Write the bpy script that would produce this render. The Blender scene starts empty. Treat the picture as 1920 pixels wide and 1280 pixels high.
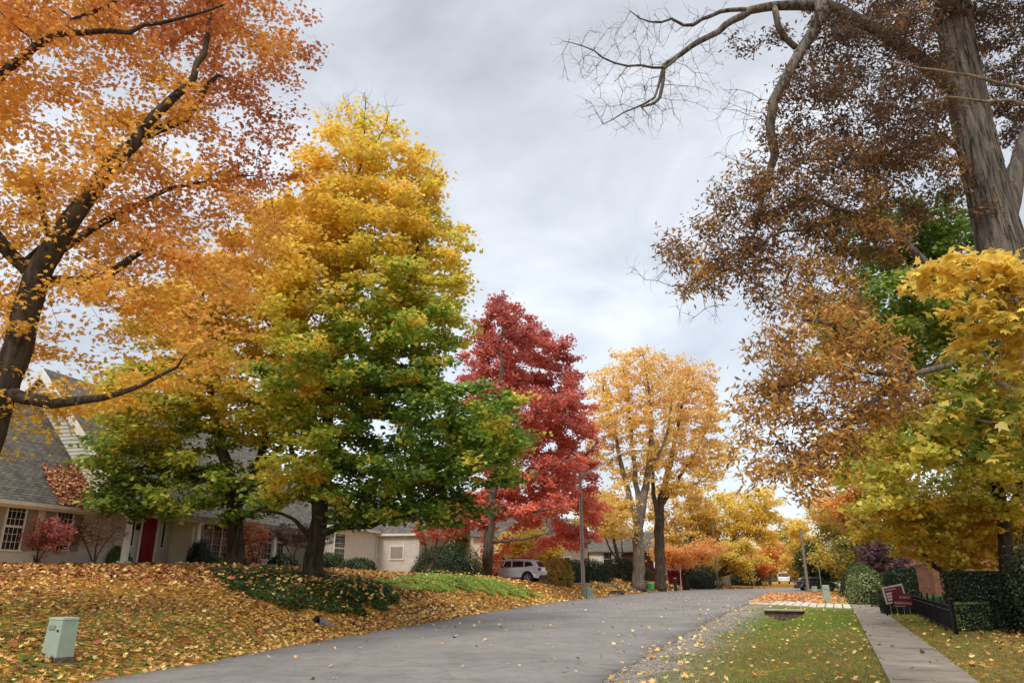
import bpy, math, random
import numpy as np
from mathutils import Vector, Matrix
R = math.radians
random.seed(7)
SC = bpy.context.scene
COL = SC.collection

# ---------------------------------------------------------------- camera
FPX, CAMZ, PITCH = 1350.0, 1.65, R(18.0)
cam_d = bpy.data.cameras.new('camera'); cam = bpy.data.objects.new('camera', cam_d); COL.objects.link(cam)
cam.location = (0, 0, CAMZ); cam.rotation_euler = (math.pi/2 + PITCH, 0, 0)
cam_d.sensor_width = 36; cam_d.lens = FPX/1920*36; cam_d.clip_end = 6000; cam_d.clip_start = 0.05
SC.camera = cam

# ---------------------------------------------------------------- sky, sun, exposure
SUN_EL, SUN_AZ = R(48), R(200)      # azimuth clockwise from +Y: behind and a little left of the camera
w = bpy.data.worlds.new("World"); SC.world = w; w.use_nodes = True
nt = w.node_tree; nt.nodes.clear()
def N(t, **k):
    n = nt.nodes.new(t)
    for a, b in k.items(): setattr(n, a, b)
    return n
L = nt.links.new
out = N('ShaderNodeOutputWorld')
sky = N('ShaderNodeTexSky', sky_type='NISHITA'); sky.sun_disc = False
sky.sun_elevation = SUN_EL; sky.sun_rotation = SUN_AZ
bg1 = N('ShaderNodeBackground'); bg1.inputs[1].default_value = 0.05; L(sky.outputs[0], bg1.inputs[0])
tc = N('ShaderNodeTexCoord')
mp = N('ShaderNodeMapping'); mp.inputs['Scale'].default_value = (1.0, 1.0, 1.9); L(tc.outputs['Generated'], mp.inputs[0])
n1 = N('ShaderNodeTexNoise'); n1.inputs['Scale'].default_value = 2.7; n1.inputs['Detail'].default_value = 8; n1.inputs['Roughness'].default_value = .52; n1.inputs['Distortion'].default_value = .35
L(mp.outputs[0], n1.inputs['Vector'])
cr = N('ShaderNodeValToRGB'); e = cr.color_ramp.elements
e[0].position = .36; e[0].color = (.375, .375, .375, 1); e[1].position = .65; e[1].color = (.67, .67, .665, 1)
m_ = cr.color_ramp.elements.new(.5); m_.color = (.49, .495, .50, 1)
L(n1.outputs['Fac'], cr.inputs[0])
# overcast sky is brighter overhead; boosted further above the frame as added fill light
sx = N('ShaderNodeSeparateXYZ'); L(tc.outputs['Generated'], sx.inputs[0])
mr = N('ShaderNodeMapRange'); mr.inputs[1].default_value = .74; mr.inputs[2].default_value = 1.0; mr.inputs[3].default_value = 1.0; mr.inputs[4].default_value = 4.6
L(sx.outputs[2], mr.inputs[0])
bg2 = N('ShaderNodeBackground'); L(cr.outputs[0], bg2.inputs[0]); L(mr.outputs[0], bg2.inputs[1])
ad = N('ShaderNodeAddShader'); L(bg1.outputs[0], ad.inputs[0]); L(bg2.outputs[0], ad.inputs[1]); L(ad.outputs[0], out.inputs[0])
sd = bpy.data.lights.new('sun', 'SUN'); sd.energy = 1.5; sd.angle = R(14); sd.color = (1, .96, .90)
so = bpy.data.objects.new('sun', sd); COL.objects.link(so)
dv = Vector((math.sin(SUN_AZ)*math.cos(SUN_EL), math.cos(SUN_AZ)*math.cos(SUN_EL), math.sin(SUN_EL)))
so.rotation_euler = dv.to_track_quat('Z', 'Y').to_euler()
so.location = (0, 0, 60)
vs = SC.view_settings; vs.view_transform = 'Standard'; vs.look = 'None'; vs.exposure = 0.38; vs.gamma = 1
SC.render.resolution_x = 1024; SC.render.resolution_y = 682

# ---------------------------------------------------------------- measuring helpers (photo pixel + real distance -> point)
cP, sP = math.cos(PITCH), math.sin(PITCH)
def ray(u, v):
    a = (u-960)/FPX; b = (640-v)/FPX
    y = cP - b*sP; z = sP + b*cP
    return a/y, z/y, math.sqrt(a*a+b*b+1)/y
def P(u, v, Y):
    rx, rz, _ = ray(u, v); return np.array([rx*Y, Y, CAMZ+rz*Y])
def G(u, v, z=0.0):
    rx, rz, _ = ray(u, v); Y = (z-CAMZ)/rz
    return np.array([rx*Y, Y, z])
def S(r, g, b):
    f = lambda c: (c/255/12.92 if c/255 <= .04045 else ((c/255+.055)/1.055)**2.4)
    return np.array([f(r), f(g), f(b)])

# ---------------------------------------------------------------- object helpers
def tag(o, label=None, cat=None, group=None, kind=None):
    if label: o['label'] = label
    if cat: o['category'] = cat
    if group: o['group'] = group
    if kind: o['kind'] = kind
    return o
def thing(name, label, cat, loc=(0, 0, 0), group=None):
    o = bpy.data.objects.new(name, None); COL.objects.link(o); o.location = [float(c) for c in loc]
    o.empty_display_size = .2
    return tag(o, label, cat, group)
def wloc(o):
    v = Vector((0, 0, 0))
    while o: v += o.location; o = o.parent
    return np.array(v)
def link_mesh(name, me, mat, parent=None):
    o = bpy.data.objects.new(name, me); COL.objects.link(o)
    if mat: me.materials.append(mat)
    if parent: o.parent = parent
    return o
def rawmesh(name, V, F, mat, parent=None, smooth=False, own_base=None):
    V = np.asarray(V, dtype=float)
    if parent is not None: V = V - wloc(parent)
    if own_base is not None: V = V - np.asarray(own_base, float)
    me = bpy.data.meshes.new(name); me.from_pydata([tuple(p) for p in V], [], F); me.update()
    if smooth: me.polygons.foreach_set('use_smooth', [True]*len(me.polygons))
    o = link_mesh(name, me, mat, parent)
    if own_base is not None: o.location = [float(c) for c in own_base]
    return o
class MB:
    def __init__(s): s.V = []; s.F = []
    def add(s, V, F):
        k = len(s.V); s.V += [tuple(map(float, p)) for p in V]; s.F += [tuple(i+k for i in f) for f in F]; return s
    def box(s, c, d, rz=0, ax=None, tp=1.0):
        # centre c, full dimensions d, rotated rz about z, tp = top scale
        V = []
        for k in (-1, 1):
            t = 1 if k < 0 else tp
            for a, b in ((-1, -1), (1, -1), (1, 1), (-1, 1)):
                x, y, z = a*d[0]/2*t, b*d[1]/2*t, k*d[2]/2
                V.append((c[0]+x*math.cos(rz)-y*math.sin(rz), c[1]+x*math.sin(rz)+y*math.cos(rz), c[2]+z))
        return s.add(V, [(3, 2, 1, 0), (4, 5, 6, 7), (0, 1, 5, 4), (1, 2, 6, 5), (2, 3, 7, 6), (3, 0, 4, 7)])
    def fbox(s, fr, u, wv, z, rnd=0):
        # box in a frame fr(u,w,z): ranges u=(a,b), w=(a,b), z=(a,b)
        V = [fr(a, b, c) for c in z for a, b in ((u[0], wv[0]), (u[1], wv[0]), (u[1], wv[1]), (u[0], wv[1]))]
        return s.add(V, [(3, 2, 1, 0), (4, 5, 6, 7), (0, 1, 5, 4), (1, 2, 6, 5), (2, 3, 7, 6), (3, 0, 4, 7)])
    def tube(s, pts, rs, k=8, cap=True):
        pts = [np.array(p, float) for p in pts]
        if not hasattr(rs, '__len__'): rs = [rs]*len(pts)
        n = len(pts); base = len(s.V); ref = None
        for i, p in enumerate(pts):
            d = pts[min(i+1, n-1)]-pts[max(i-1, 0)]; d = d/(np.linalg.norm(d)+1e-9)
            if ref is None: ref = np.array([1, 0, 0]) if abs(d[0]) < .8 else np.array([0, 1, 0])
            a = ref-d*np.dot(ref, d); a /= np.linalg.norm(a)+1e-9; ref = a; b = np.cross(d, a)
            for j in range(k):
                t = 2*math.pi*j/k; q = p+rs[i]*(math.cos(t)*a+math.sin(t)*b); s.V.append(tuple(q))
        for i in range(n-1):
            for j in range(k):
                a0 = base+i*k+j; a1 = base+i*k+(j+1) % k
                s.F.append((a0, a1, a1+k, a0+k))
        if cap:
            s.F.append(tuple(base+j for j in range(k))[::-1]); s.F.append(tuple(base+(n-1)*k+j for j in range(k)))
        return s
    def build(s, name, mat, parent=None, smooth=False, bevel=0, own=None):
        o = rawmesh(name, s.V, s.F, mat, parent, smooth, own)
        if bevel:
            b = o.modifiers.new('bevel', 'BEVEL'); b.width = bevel; b.segments = 2; b.limit_method = 'ANGLE'
        return o

# ---------------------------------------------------------------- materials
MATS = {}
def nodes(name):
    m = bpy.data.materials.new(name); m.use_nodes = True; t = m.node_tree; t.nodes.clear(); MATS[name] = m
    return m, t, (lambda ty, **k: _mk(t, ty, k)), t.links.new
def _mk(t, ty, k):
    n = t.nodes.new(ty)
    for a, b in k.items():
        if a.startswith('i_'): n.inputs[a[2:].replace('_', ' ')].default_value = b
        else: setattr(n, a, b)
    return n
def ramp(n, stops):
    e = n.color_ramp.elements
    while len(e) > len(stops): e.remove(e[-1])
    while len(e) < len(stops): e.new(1)
    for i, (p, c) in enumerate(stops): e[i].position = p; e[i].color = (*[float(x) for x in c], 1)
def simple(name, c1, c2=None, rough=.7, scale=6, bump=.0, metal=0, stretch=(1, 1, 1), spec=.3, detail=6, coat=0):
    m, t, mk, L = nodes(name)
    o = mk('ShaderNodeOutputMaterial'); b = mk('ShaderNodeBsdfPrincipled', i_Roughness=rough, i_Metallic=metal)
    b.inputs['Specular IOR Level'].default_value = spec
    if coat: b.inputs['Coat Weight'].default_value = coat; b.inputs['Coat Roughness'].default_value = .08
    if c2 is None: c2 = [x*.8 for x in c1]
    tcn = mk('ShaderNodeTexCoord'); mpn = mk('ShaderNodeMapping'); mpn.inputs['Scale'].default_value = stretch
    nz = mk('ShaderNodeTexNoise', i_Scale=scale, i_Detail=detail, i_Roughness=.62)
    r = mk('ShaderNodeValToRGB'); ramp(r, [(.3, c2), (.7, c1)])
    L(tcn.outputs['Object'], mpn.inputs[0]); L(mpn.outputs[0], nz.inputs['Vector']); L(nz.outputs['Fac'], r.inputs[0]); L(r.outputs[0], b.inputs['Base Color'])
    if bump:
        bp = mk('ShaderNodeBump', i_Strength=bump, i_Distance=.03); L(nz.outputs['Fac'], bp.inputs['Height']); L(bp.outputs[0], b.inputs['Normal'])
    L(b.outputs[0], o.inputs[0]); return m
def leafmat(name, trans=.38, gain=1.0):
    m, t, mk, L = nodes(name)
    o = mk('ShaderNodeOutputMaterial'); at = mk('ShaderNodeAttribute', attribute_name='col')
    d = mk('ShaderNodeBsdfDiffuse'); tr = mk('ShaderNodeBsdfTranslucent'); mx = mk('ShaderNodeMixShader'); mx.inputs[0].default_value = trans
    hs = mk('ShaderNodeHueSaturation', i_Saturation=.95, i_Value=1.25)
    gl = mk('ShaderNodeBsdfGlossy', i_Roughness=.45); m2 = mk('ShaderNodeMixShader'); m2.inputs[0].default_value = .035
    L(at.outputs['Color'], d.inputs[0]); L(at.outputs['Color'], hs.inputs['Color']); L(hs.outputs[0], tr.inputs[0])
    L(d.outputs[0], mx.inputs[1]); L(tr.outputs[0], mx.inputs[2]); L(mx.outputs[0], m2.inputs[1]); L(gl.outputs[0], m2.inputs[2])
    L(m2.outputs[0], o.inputs[0]); return m
def barkmat(name, c1, c2, sc=9, bump=.9, st=(1, 1, .16)):
    m, t, mk, L = nodes(name)
    o = mk('ShaderNodeOutputMaterial'); b = mk('ShaderNodeBsdfPrincipled', i_Roughness=.92); b.inputs['Specular IOR Level'].default_value = .15
    tcn = mk('ShaderNodeTexCoord'); mpn = mk('ShaderNodeMapping'); mpn.inputs['Scale'].default_value = st
    nz = mk('ShaderNodeTexNoise', i_Scale=sc, i_Detail=7, i_Roughness=.65, i_Distortion=.6)
    n2 = mk('ShaderNodeTexNoise', i_Scale=1.3, i_Detail=3)
    r = mk('ShaderNodeValToRGB'); ramp(r, [(.36, c2), (.62, c1)])
    mix = mk('ShaderNodeMix', data_type='RGBA', blend_type='MULTIPLY'); mix.inputs[0].default_value = .6
    r2 = mk('ShaderNodeValToRGB'); ramp(r2, [(.35, (.6, .62, .56)), (.65, (1.1, 1.05, 1))])
    L(tcn.outputs['Object'], mpn.inputs[0]); L(mpn.outputs[0], nz.inputs['Vector']); L(nz.outputs['Fac'], r.inputs[0])
    L(tcn.outputs['Object'], n2.inputs['Vector']); L(n2.outputs['Fac'], r2.inputs[0])
    L(r.outputs[0], mix.inputs[6]); L(r2.outputs[0], mix.inputs[7]); L(mix.outputs[2], b.inputs['Base Color'])
    bp = mk('ShaderNodeBump', i_Strength=bump, i_Distance=.05); L(nz.outputs['Fac'], bp.inputs['Height']); L(bp.outputs[0], b.inputs['Normal'])
    L(b.outputs[0], o.inputs[0]); return m
def coursed(name, c1, c2, mortar, bw, bh, gap=.03, rough=.85, vcoord='Z', bump=.4, noise=.25):
    # bricks, shingles or clapboard laid in courses over a local (along, up) frame given by UV
    m, t, mk, L = nodes(name)
    o = mk('ShaderNodeOutputMaterial'); b = mk('ShaderNodeBsdfPrincipled', i_Roughness=rough); b.inputs['Specular IOR Level'].default_value = .2
    uv = mk('ShaderNodeUVMap', uv_map='uv')
    br = mk('ShaderNodeTexBrick', i_Scale=1.0); br.inputs['Mortar Size'].default_value = gap; br.inputs['Brick Width'].default_value = bw; br.inputs['Row Height'].default_value = bh
    br.inputs['Color1'].default_value = (*c1, 1); br.inputs['Color2'].default_value = (*c2, 1); br.inputs['Mortar'].default_value = (*mortar, 1); br.inputs['Mortar Smooth'].default_value = .2
    nz = mk('ShaderNodeTexNoise', i_Scale=2.3, i_Detail=6); r2 = mk('ShaderNodeValToRGB'); ramp(r2, [(.3, (1-noise,)*3), (.7, (1+noise*.3,)*3)])
    mix = mk('ShaderNodeMix', data_type='RGBA', blend_type='MULTIPLY'); mix.inputs[0].default_value = 1
    L(uv.outputs[0], br.inputs['Vector']); L(uv.outputs[0], nz.inputs['Vector']); L(nz.outputs['Fac'], r2.inputs[0])
    L(br.outputs['Color'], mix.inputs[6]); L(r2.outputs[0], mix.inputs[7]); L(mix.outputs[2], b.inputs['Base Color'])
    bp = mk('ShaderNodeBump', i_Strength=bump, i_Distance=.02); bp.invert = True; L(br.outputs['Fac'], bp.inputs['Height']); L(bp.outputs[0], b.inputs['Normal'])
    L(b.outputs[0], o.inputs[0]); return m
def uvwall(o, udir):
    # UVs in metres: along udir (3-vector) and up the slope
    me = o.data; uvl = me.uv_layers.new(name='uv'); ud = Vector(udir).normalized()
    for p in me.polygons:
        n = p.normal; a = ud - n*ud.dot(n)
        if a.length < .2: a = Vector((0, 0, 1)).cross(n)
        if a.length < .2: a = Vector((1, 0, 0))
        a.normalize(); bb = n.cross(a); bb.normalize()
        if bb.z < 0: bb = -bb
        for li in p.loop_indices:
            c = me.vertices[me.loops[li].vertex_index].co; uvl.data[li].uv = (c.dot(a), c.dot(bb))
    return o
M = dict(
    leaf=leafmat('leaf_surface', .38),
    litter=leafmat('dry_leaf_surface', .12),
    blade=leafmat('grass_blade', .25),
    bark_dark=barkmat('dark_bark', S(84, 74, 62), S(40, 34, 28)),
    bark_mid=barkmat('grey_brown_bark', S(112, 100, 86), S(60, 52, 44)),
    bark_pale=barkmat('pale_bark', S(150, 134, 120), S(84, 74, 66)),
    bark_shag=barkmat('shaggy_bark', S(132, 124, 116), S(54, 49, 45), sc=12, bump=1.0, st=(1, 1, .1)),
    shingle=coursed('grey_shingles', S(122, 116, 106), S(94, 88, 80), S(52, 49, 45), .3, .14, .012, bump=.5),
    siding=coursed('white_clapboard', S(205, 200, 184), S(205, 200, 184), S(120, 116, 106), 40, .17, .02, rough=.6, bump=.6, noise=.08),
    whitebrick=coursed('painted_brick', S(216, 208, 194), S(206, 198, 184), S(184, 176, 164), .21, .075, .008, rough=.75, noise=.12),
    redbrick=coursed('red_brick', S(176, 112, 88), S(148, 88, 70), S(170, 150, 130), .22, .075, .01),
    darkbrick=coursed('brown_brick', S(110, 66, 54), S(90, 54, 46), S(100, 84, 76), .22, .075, .01),
    cream=simple('cream_paint', S(230, 220, 198), S(216, 206, 184), .55, 3),
    trim=simple('white_trim_paint', S(225, 222, 212), S(206, 202, 192), .5, 4),
    taupe=simple('taupe_paint', S(158, 144, 128), S(146, 132, 118), .6, 4),
    glass=simple('window_glass', S(40, 42, 42), S(22, 24, 26), .06, 1.2, spec=.6),
    redglass=simple('glass_with_red_curtain', S(110, 26, 34), S(36, 22, 26), .12, 2.5, spec=.6, stretch=(3, 3, .5)),
    reddoor=simple('red_door_paint', S(136, 16, 26), S(118, 12, 22), .35, 3),
    darkmetal=simple('black_iron', S(30, 30, 31), S(18, 18, 19), .45, 8, metal=.3),
    brass=simple('brass', S(170, 140, 80), None, .3, 5, metal=.9),
    greenbox=simple('mint_green_painted_steel', S(164, 178, 160), S(150, 164, 146), .5, 5, bump=.05),
    greenbox2=simple('green_plastic_cabinet', S(128, 156, 140), S(116, 142, 128), .55, 5),
    concrete=simple('aged_concrete', S(168, 160, 148), S(138, 130, 120), .9, 4, bump=.2),
    dkconcrete=simple('stained_concrete', S(120, 104, 94), S(72, 60, 54), .9, 5, bump=.3),
    paver=simple('white_pavers', S(222, 214, 200), S(186, 178, 164), .85, 3, bump=.1),
    wood=simple('weathered_pole_wood', S(152, 142, 128), S(106, 96, 84), .9, 5, .3, stretch=(4, 4, .3)),
    alu=simple('grey_aluminium', S(200, 200, 196), S(176, 176, 172), .45, 5, metal=.5),
    silver=simple('silver_car_paint', S(188, 190, 194), S(182, 184, 188), .32, 2, metal=.12, spec=.5, coat=.8),
    charcoal=simple('dark_grey_car_paint', S(72, 72, 76), S(64, 64, 68), .25, 2, metal=.4, spec=.5, coat=.8),
    whitep=simple('white_vehicle_paint', S(232, 234, 236), S(220, 222, 224), .35, 2, spec=.5),
    carglass=simple('car_glass', S(34, 36, 38), S(24, 26, 28), .05, 2, spec=.8),
    rubber=simple('tyre_rubber', S(34, 33, 33), S(22, 22, 22), .85, 9),
    cladding=simple('black_plastic', S(44, 43, 44), S(34, 33, 34), .6, 9),
    rim=simple('alloy', S(170, 170, 172), None, .3, 5, metal=.8),
    taillight=simple('red_lamp_lens', S(120, 14, 26), S(90, 10, 20), .15, 4, spec=.6),
    lens=simple('clear_lamp_lens', S(220, 220, 215), None, .15, 4, spec=.6),
    maroon=simple('maroon_sign_board', S(134, 34, 58), S(120, 28, 52), .5, 4),
    signwhite=simple('sign_white_ink', S(228, 216, 206), S(220, 208, 198), .6, 4),
    binblack=simple('black_plastic_sheet', S(40, 40, 42), S(24, 24, 26), .35, 12, .3),
    bingreen=simple('green_plastic', S(96, 186, 116), S(80, 168, 100), .5, 5),
    redpanel=simple('maroon_boards', S(128, 34, 52), S(108, 26, 42), .7, 5),
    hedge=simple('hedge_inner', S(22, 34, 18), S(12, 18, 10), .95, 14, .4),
    pipe=simple('galvanised_pipe', S(150, 150, 146), S(110, 108, 104), .5, 7, .2, metal=.5),
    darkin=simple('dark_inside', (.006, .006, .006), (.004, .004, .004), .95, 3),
)

# ---------------------------------------------------------------- terrain
def poly_from(px): return np.array([G(*p)[:2] for p in px])
RL = poly_from([(170, 1280), (400, 1240), (640, 1195), (800, 1167), (1000, 1134), (1100, 1121), (1180, 1113), (1290, 1104.5), (1400, 1099.5)])
RR = poly_from([(1125, 1280), (1230, 1216), (1300, 1180), (1380, 1141), (1420, 1123), (1440, 1111), (1462, 1104), (1482, 1100.5), (1505, 1098.0)])
def extend(pl, back, fwd):
    a = pl[0]-(pl[1]-pl[0])/np.linalg.norm(pl[1]-pl[0])*back
    d = (pl[-1]-pl[-2])/np.linalg.norm(pl[-1]-pl[-2])
    return np.vstack([a, pl, pl[-1]+d*fwd])
RL[-1] = [36.5, 104]
RR[-3:] = [[29.0, 76], [35.2, 88], [42.6, 100]]
RL = extend(RL, 40, 0); RR = extend(RR, 40, 0)
RL = np.vstack([RL, [46, 122], [57, 150], [75, 200]]); RR = np.vstack([RR, [53, 118], [65, 148], [84, 198]])
def resample(pl, n):
    d = np.r_[0, np.cumsum(np.linalg.norm(np.diff(pl, axis=0), axis=1))]; t = np.linspace(0, d[-1], n)
    q = np.c_[np.interp(t, d, pl[:, 0]), np.interp(t, d, pl[:, 1])]
    for _ in range(3): q[1:-1] = (q[:-2]+2*q[1:-1]+q[2:])/4
    return q
RLs, RRs = resample(RL, 140), resample(RR, 140)
def pdist(X, Y, pl, chunk=40000):
    # signed distance to polyline, positive to the LEFT of its direction
    X = np.atleast_1d(X).ravel(); Y = np.atleast_1d(Y).ravel(); out = np.empty(len(X))
    a = pl[:-1]; d = pl[1:]-a; l2 = (d**2).sum(1)
    for s in range(0, len(X), chunk):
        px = X[s:s+chunk, None]; py = Y[s:s+chunk, None]
        t = np.clip(((px-a[:, 0])*d[:, 0]+(py-a[:, 1])*d[:, 1])/l2, 0, 1)
        dx = px-(a[:, 0]+t*d[:, 0]); dy = py-(a[:, 1]+t*d[:, 1]); r = dx*dx+dy*dy
        i = r.argmin(1); k = np.arange(len(i)); sg = np.sign(d[i, 0]*dy[k, i]-d[i, 1]*dx[k, i])
        out[s:s+chunk] = np.sqrt(r[k, i])*np.where(sg == 0, 1, sg)
    return out
SW0, SW1 = np.array([5.05, 9.5]), np.array([38.6, 83.0])      # pavement centre line, near and far
swd = (SW1-SW0)/np.linalg.norm(SW1-SW0); swn = np.array([swd[1], -swd[0]])   # swn points right
c_near = (G(1672, 1280)+G(1830, 1280))[:2]/2; c_mid = (G(1599, 1145)+G(1658, 1145))[:2]/2
swd = (c_mid-c_near)/np.linalg.norm(c_mid-c_near); swn = np.array([swd[1], -swd[0]]); SW0 = c_near
SWW = 1.30
ctrl = [(0, 1061, 30), (-20, 1061, 26.5), (100, 1060, 29.5), (190, 1060, 32), (0, 1090, 21.5), (0, 1150, 18), (92, 1243, 12), (-300, 1064, 36), (250, 1061, 36), (150, 1062, 34), (380, 1062, 37), (440, 1064, 30), (585, 1084, 28),
        (640, 1158, 21.5), (400, 1072, 28), (500, 1125, 22), (200, 1150, 18.5), (200, 1100, 23.5), (350, 1180, 17.5), (330, 1110, 23), (900, 1078, 52), (800, 1079, 40), (1010, 1116, 42), (850, 1124, 34),
        (740, 1142, 26), (1000, 1093, 58), (930, 1087, 58), (1093, 1109, 60), (1197, 1087, 78), (1237, 1091, 85), (1155, 1100, 69), (1343, 1100, 99), (700, 1075, 48), (775, 1078, 50),
        (560, 1066, 40), (300, 1060, 44), (600, 1070, 60), (900, 1076, 75), (1100, 1084, 90), (700, 1112, 29), (620, 1100, 26), (900, 1100, 39), (1290, 1096, 92)]
cp = np.array([P(*c) for c in ctrl])
extra = np.array([[-14, 4, .25], [-9, 0, .1], [-30, 20, 2.0], [-45, 40, 2.3], [-40, 80, 2.0], [-4, 110, 1.2], [-60, 10, 2], [15, 115, .7], [28, 108, .25], [-25, 8, 1.1]])
cp = np.vstack([cp, extra])
def tpsU(r2): return r2*np.log(r2+1e-9)*.5
A_ = tpsU(((cp[:, None, :2]-cp[None, :, :2])**2).sum(2)) + np.eye(len(cp))*8.0
B_ = np.c_[np.ones(len(cp)), cp[:, :2]]
K_ = np.block([[A_, B_], [B_.T, np.zeros((3, 3))]])
TW = np.linalg.solve(K_, np.r_[cp[:, 2], 0, 0, 0])
def sstep(a, b, x): t = np.clip((x-a)/(b-a), 0, 1); return t*t*(3-2*t)
CUL = G(1470, 1148, -.1)[:2]       # culvert mouth in the verge
def vn(x, y, s, k=0):
    return (np.sin(x*s+1.7+k)*np.cos(y*s*1.13+.6*k)+np.sin((x+y)*s*.71+2.1+k)*.6+np.cos((x*.8-y)*s*1.57+k*1.3)*.5)/2.1
def H(X, Y):
    X = np.asarray(X, float); Y = np.asarray(Y, float); sh = X.shape; x, y = X.ravel(), Y.ravel()
    z = np.zeros(len(x)); dl = pdist(x, y, RLs); dr = -pdist(x, y, RRs)
    m = dl > 0
    if m.any():
        xm, ym = x[m], y[m]; zz = np.empty(len(xm))
        for s in range(0, len(xm), 30000):
            q = tpsU((xm[s:s+30000, None]-cp[:, 0])**2+(ym[s:s+30000, None]-cp[:, 1])**2)
            zz[s:s+30000] = q@TW[:-3]+TW[-3]+TW[-2]*xm[s:s+30000]+TW[-1]*ym[s:s+30000]
        far = sstep(90, 130, ym)+sstep(50, 90, -xm)+sstep(0, 30, -ym); far = np.clip(far, 0, 1)
        zz = zz*(1-far)+(1.0-.85*sstep(0, 25, xm))*far; zz = np.clip(zz, .03, 2.6)+.04*vn(xm, ym, .9)
        z[m] = zz*sstep(0, 2.6, dl[m])
    m2 = dr > 0
    if m2.any():
        xm, ym, d = x[m2], y[m2], dr[m2]
        rel = np.c_[xm-SW0[0], ym-SW0[1]]; ds = -(rel@swn)-SWW/2    # distance left of pavement
        al = (np.c_[xm-CUL[0], ym-CUL[1]])@swd
        s0 = (CUL-SW0)@swn; sx_ = rel@swn-s0
        near = .22*sstep(-26, -6, al)+.34*np.exp(-((al+.6)/3.0)**2); wd = 1.25+1.5*sstep(-.5, -5, al)
        prof = np.clip(1-np.abs(sx_+.25*sstep(-1, -12, al))/wd, 0, 1)**.85*np.clip(ds/.4, 0, 1)*np.clip(d/.8, 0, 1)
        dep = np.where((al > .1) & (al < 8.4), 0, np.where(al >= 8.4, .3*sstep(8.4, 9.6, al)*(1-sstep(18, 26, al)), near))
        zr = -dep*prof+.012*vn(xm, ym, 2.2)
        right = (rel@swn) > SWW/2
        zr = np.where(right, .03+.02*vn(xm, ym, 1.1)+.10*sstep(1, 8, rel@swn), zr)
        onw = np.abs(rel@swn) <= SWW/2+.05; zr = np.where(onw, -.03, zr)
        z[m2] = zr*sstep(0, .5, d)
    on = (dl <= 0) & (dr <= 0); z[on] = -.05
    return z.reshape(sh)
def hz(x, y): return float(H(np.array([x]), np.array([y]))[0])

def axis(parts):
    a = []
    for s, e, st in parts: a += list(np.arange(s, e, st))
    return np.array(a+[parts[-1][1]])
gx = axis([(-1600, -200, 200), (-200, -60, 10), (-60, -30, 1.2), (-30, 8, .33), (8, 20, .2), (20, 34, .33), (34, 70, .8), (70, 200, 8), (200, 1800, 200)])
gy = axis([(-300, -20, 40), (-20, 6, 1.5), (6, 28, .33), (28, 36, .2), (36, 56, .33), (56, 110, .7), (110, 200, 6), (200, 2600, 200)])
GX, GY = np.meshgrid(gx, gy); GZ = H(GX, GY)
def grid_mesh(name, GX, GY, GZ, mat):
    ny, nx = GX.shape; V = np.c_[GX.ravel(), GY.ravel(), GZ.ravel()].astype(np.float32)
    i = np.arange(ny*nx).reshape(ny, nx); F = np.stack([i[:-1, :-1], i[:-1, 1:], i[1:, 1:], i[1:, :-1]], -1).reshape(-1, 4).astype(np.int32)
    return numpy_mesh(name, V, F, mat)
def numpy_mesh(name, V, F, mat, parent=None, fcol=None, smooth=False):
    V = np.asarray(V, np.float32)
    if parent is not None: V = V-wloc(parent).astype(np.float32)
    me = bpy.data.meshes.new(name); nf, k = F.shape
    me.vertices.add(len(V)); me.vertices.foreach_set('co', np.ascontiguousarray(V).ravel())
    me.loops.add(nf*k); me.loops.foreach_set('vertex_index', np.ascontiguousarray(F, dtype=np.int32).ravel())
    me.polygons.add(nf); me.polygons.foreach_set('loop_start', (np.arange(nf)*k).astype(np.int32))
    me.polygons.foreach_set('loop_total', np.full(nf, k, np.int32))
    if smooth: me.polygons.foreach_set('use_smooth', np.ones(nf, bool))
    me.update(calc_edges=True)
    if fcol is not None:
        a = me.attributes.new('col', 'FLOAT_COLOR', 'FACE')
        a.data.foreach_set('color', np.c_[np.clip(fcol, 0, 1), np.ones(nf)].astype(np.float32).ravel())
    return link_mesh(name, me, mat, parent)

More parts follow.
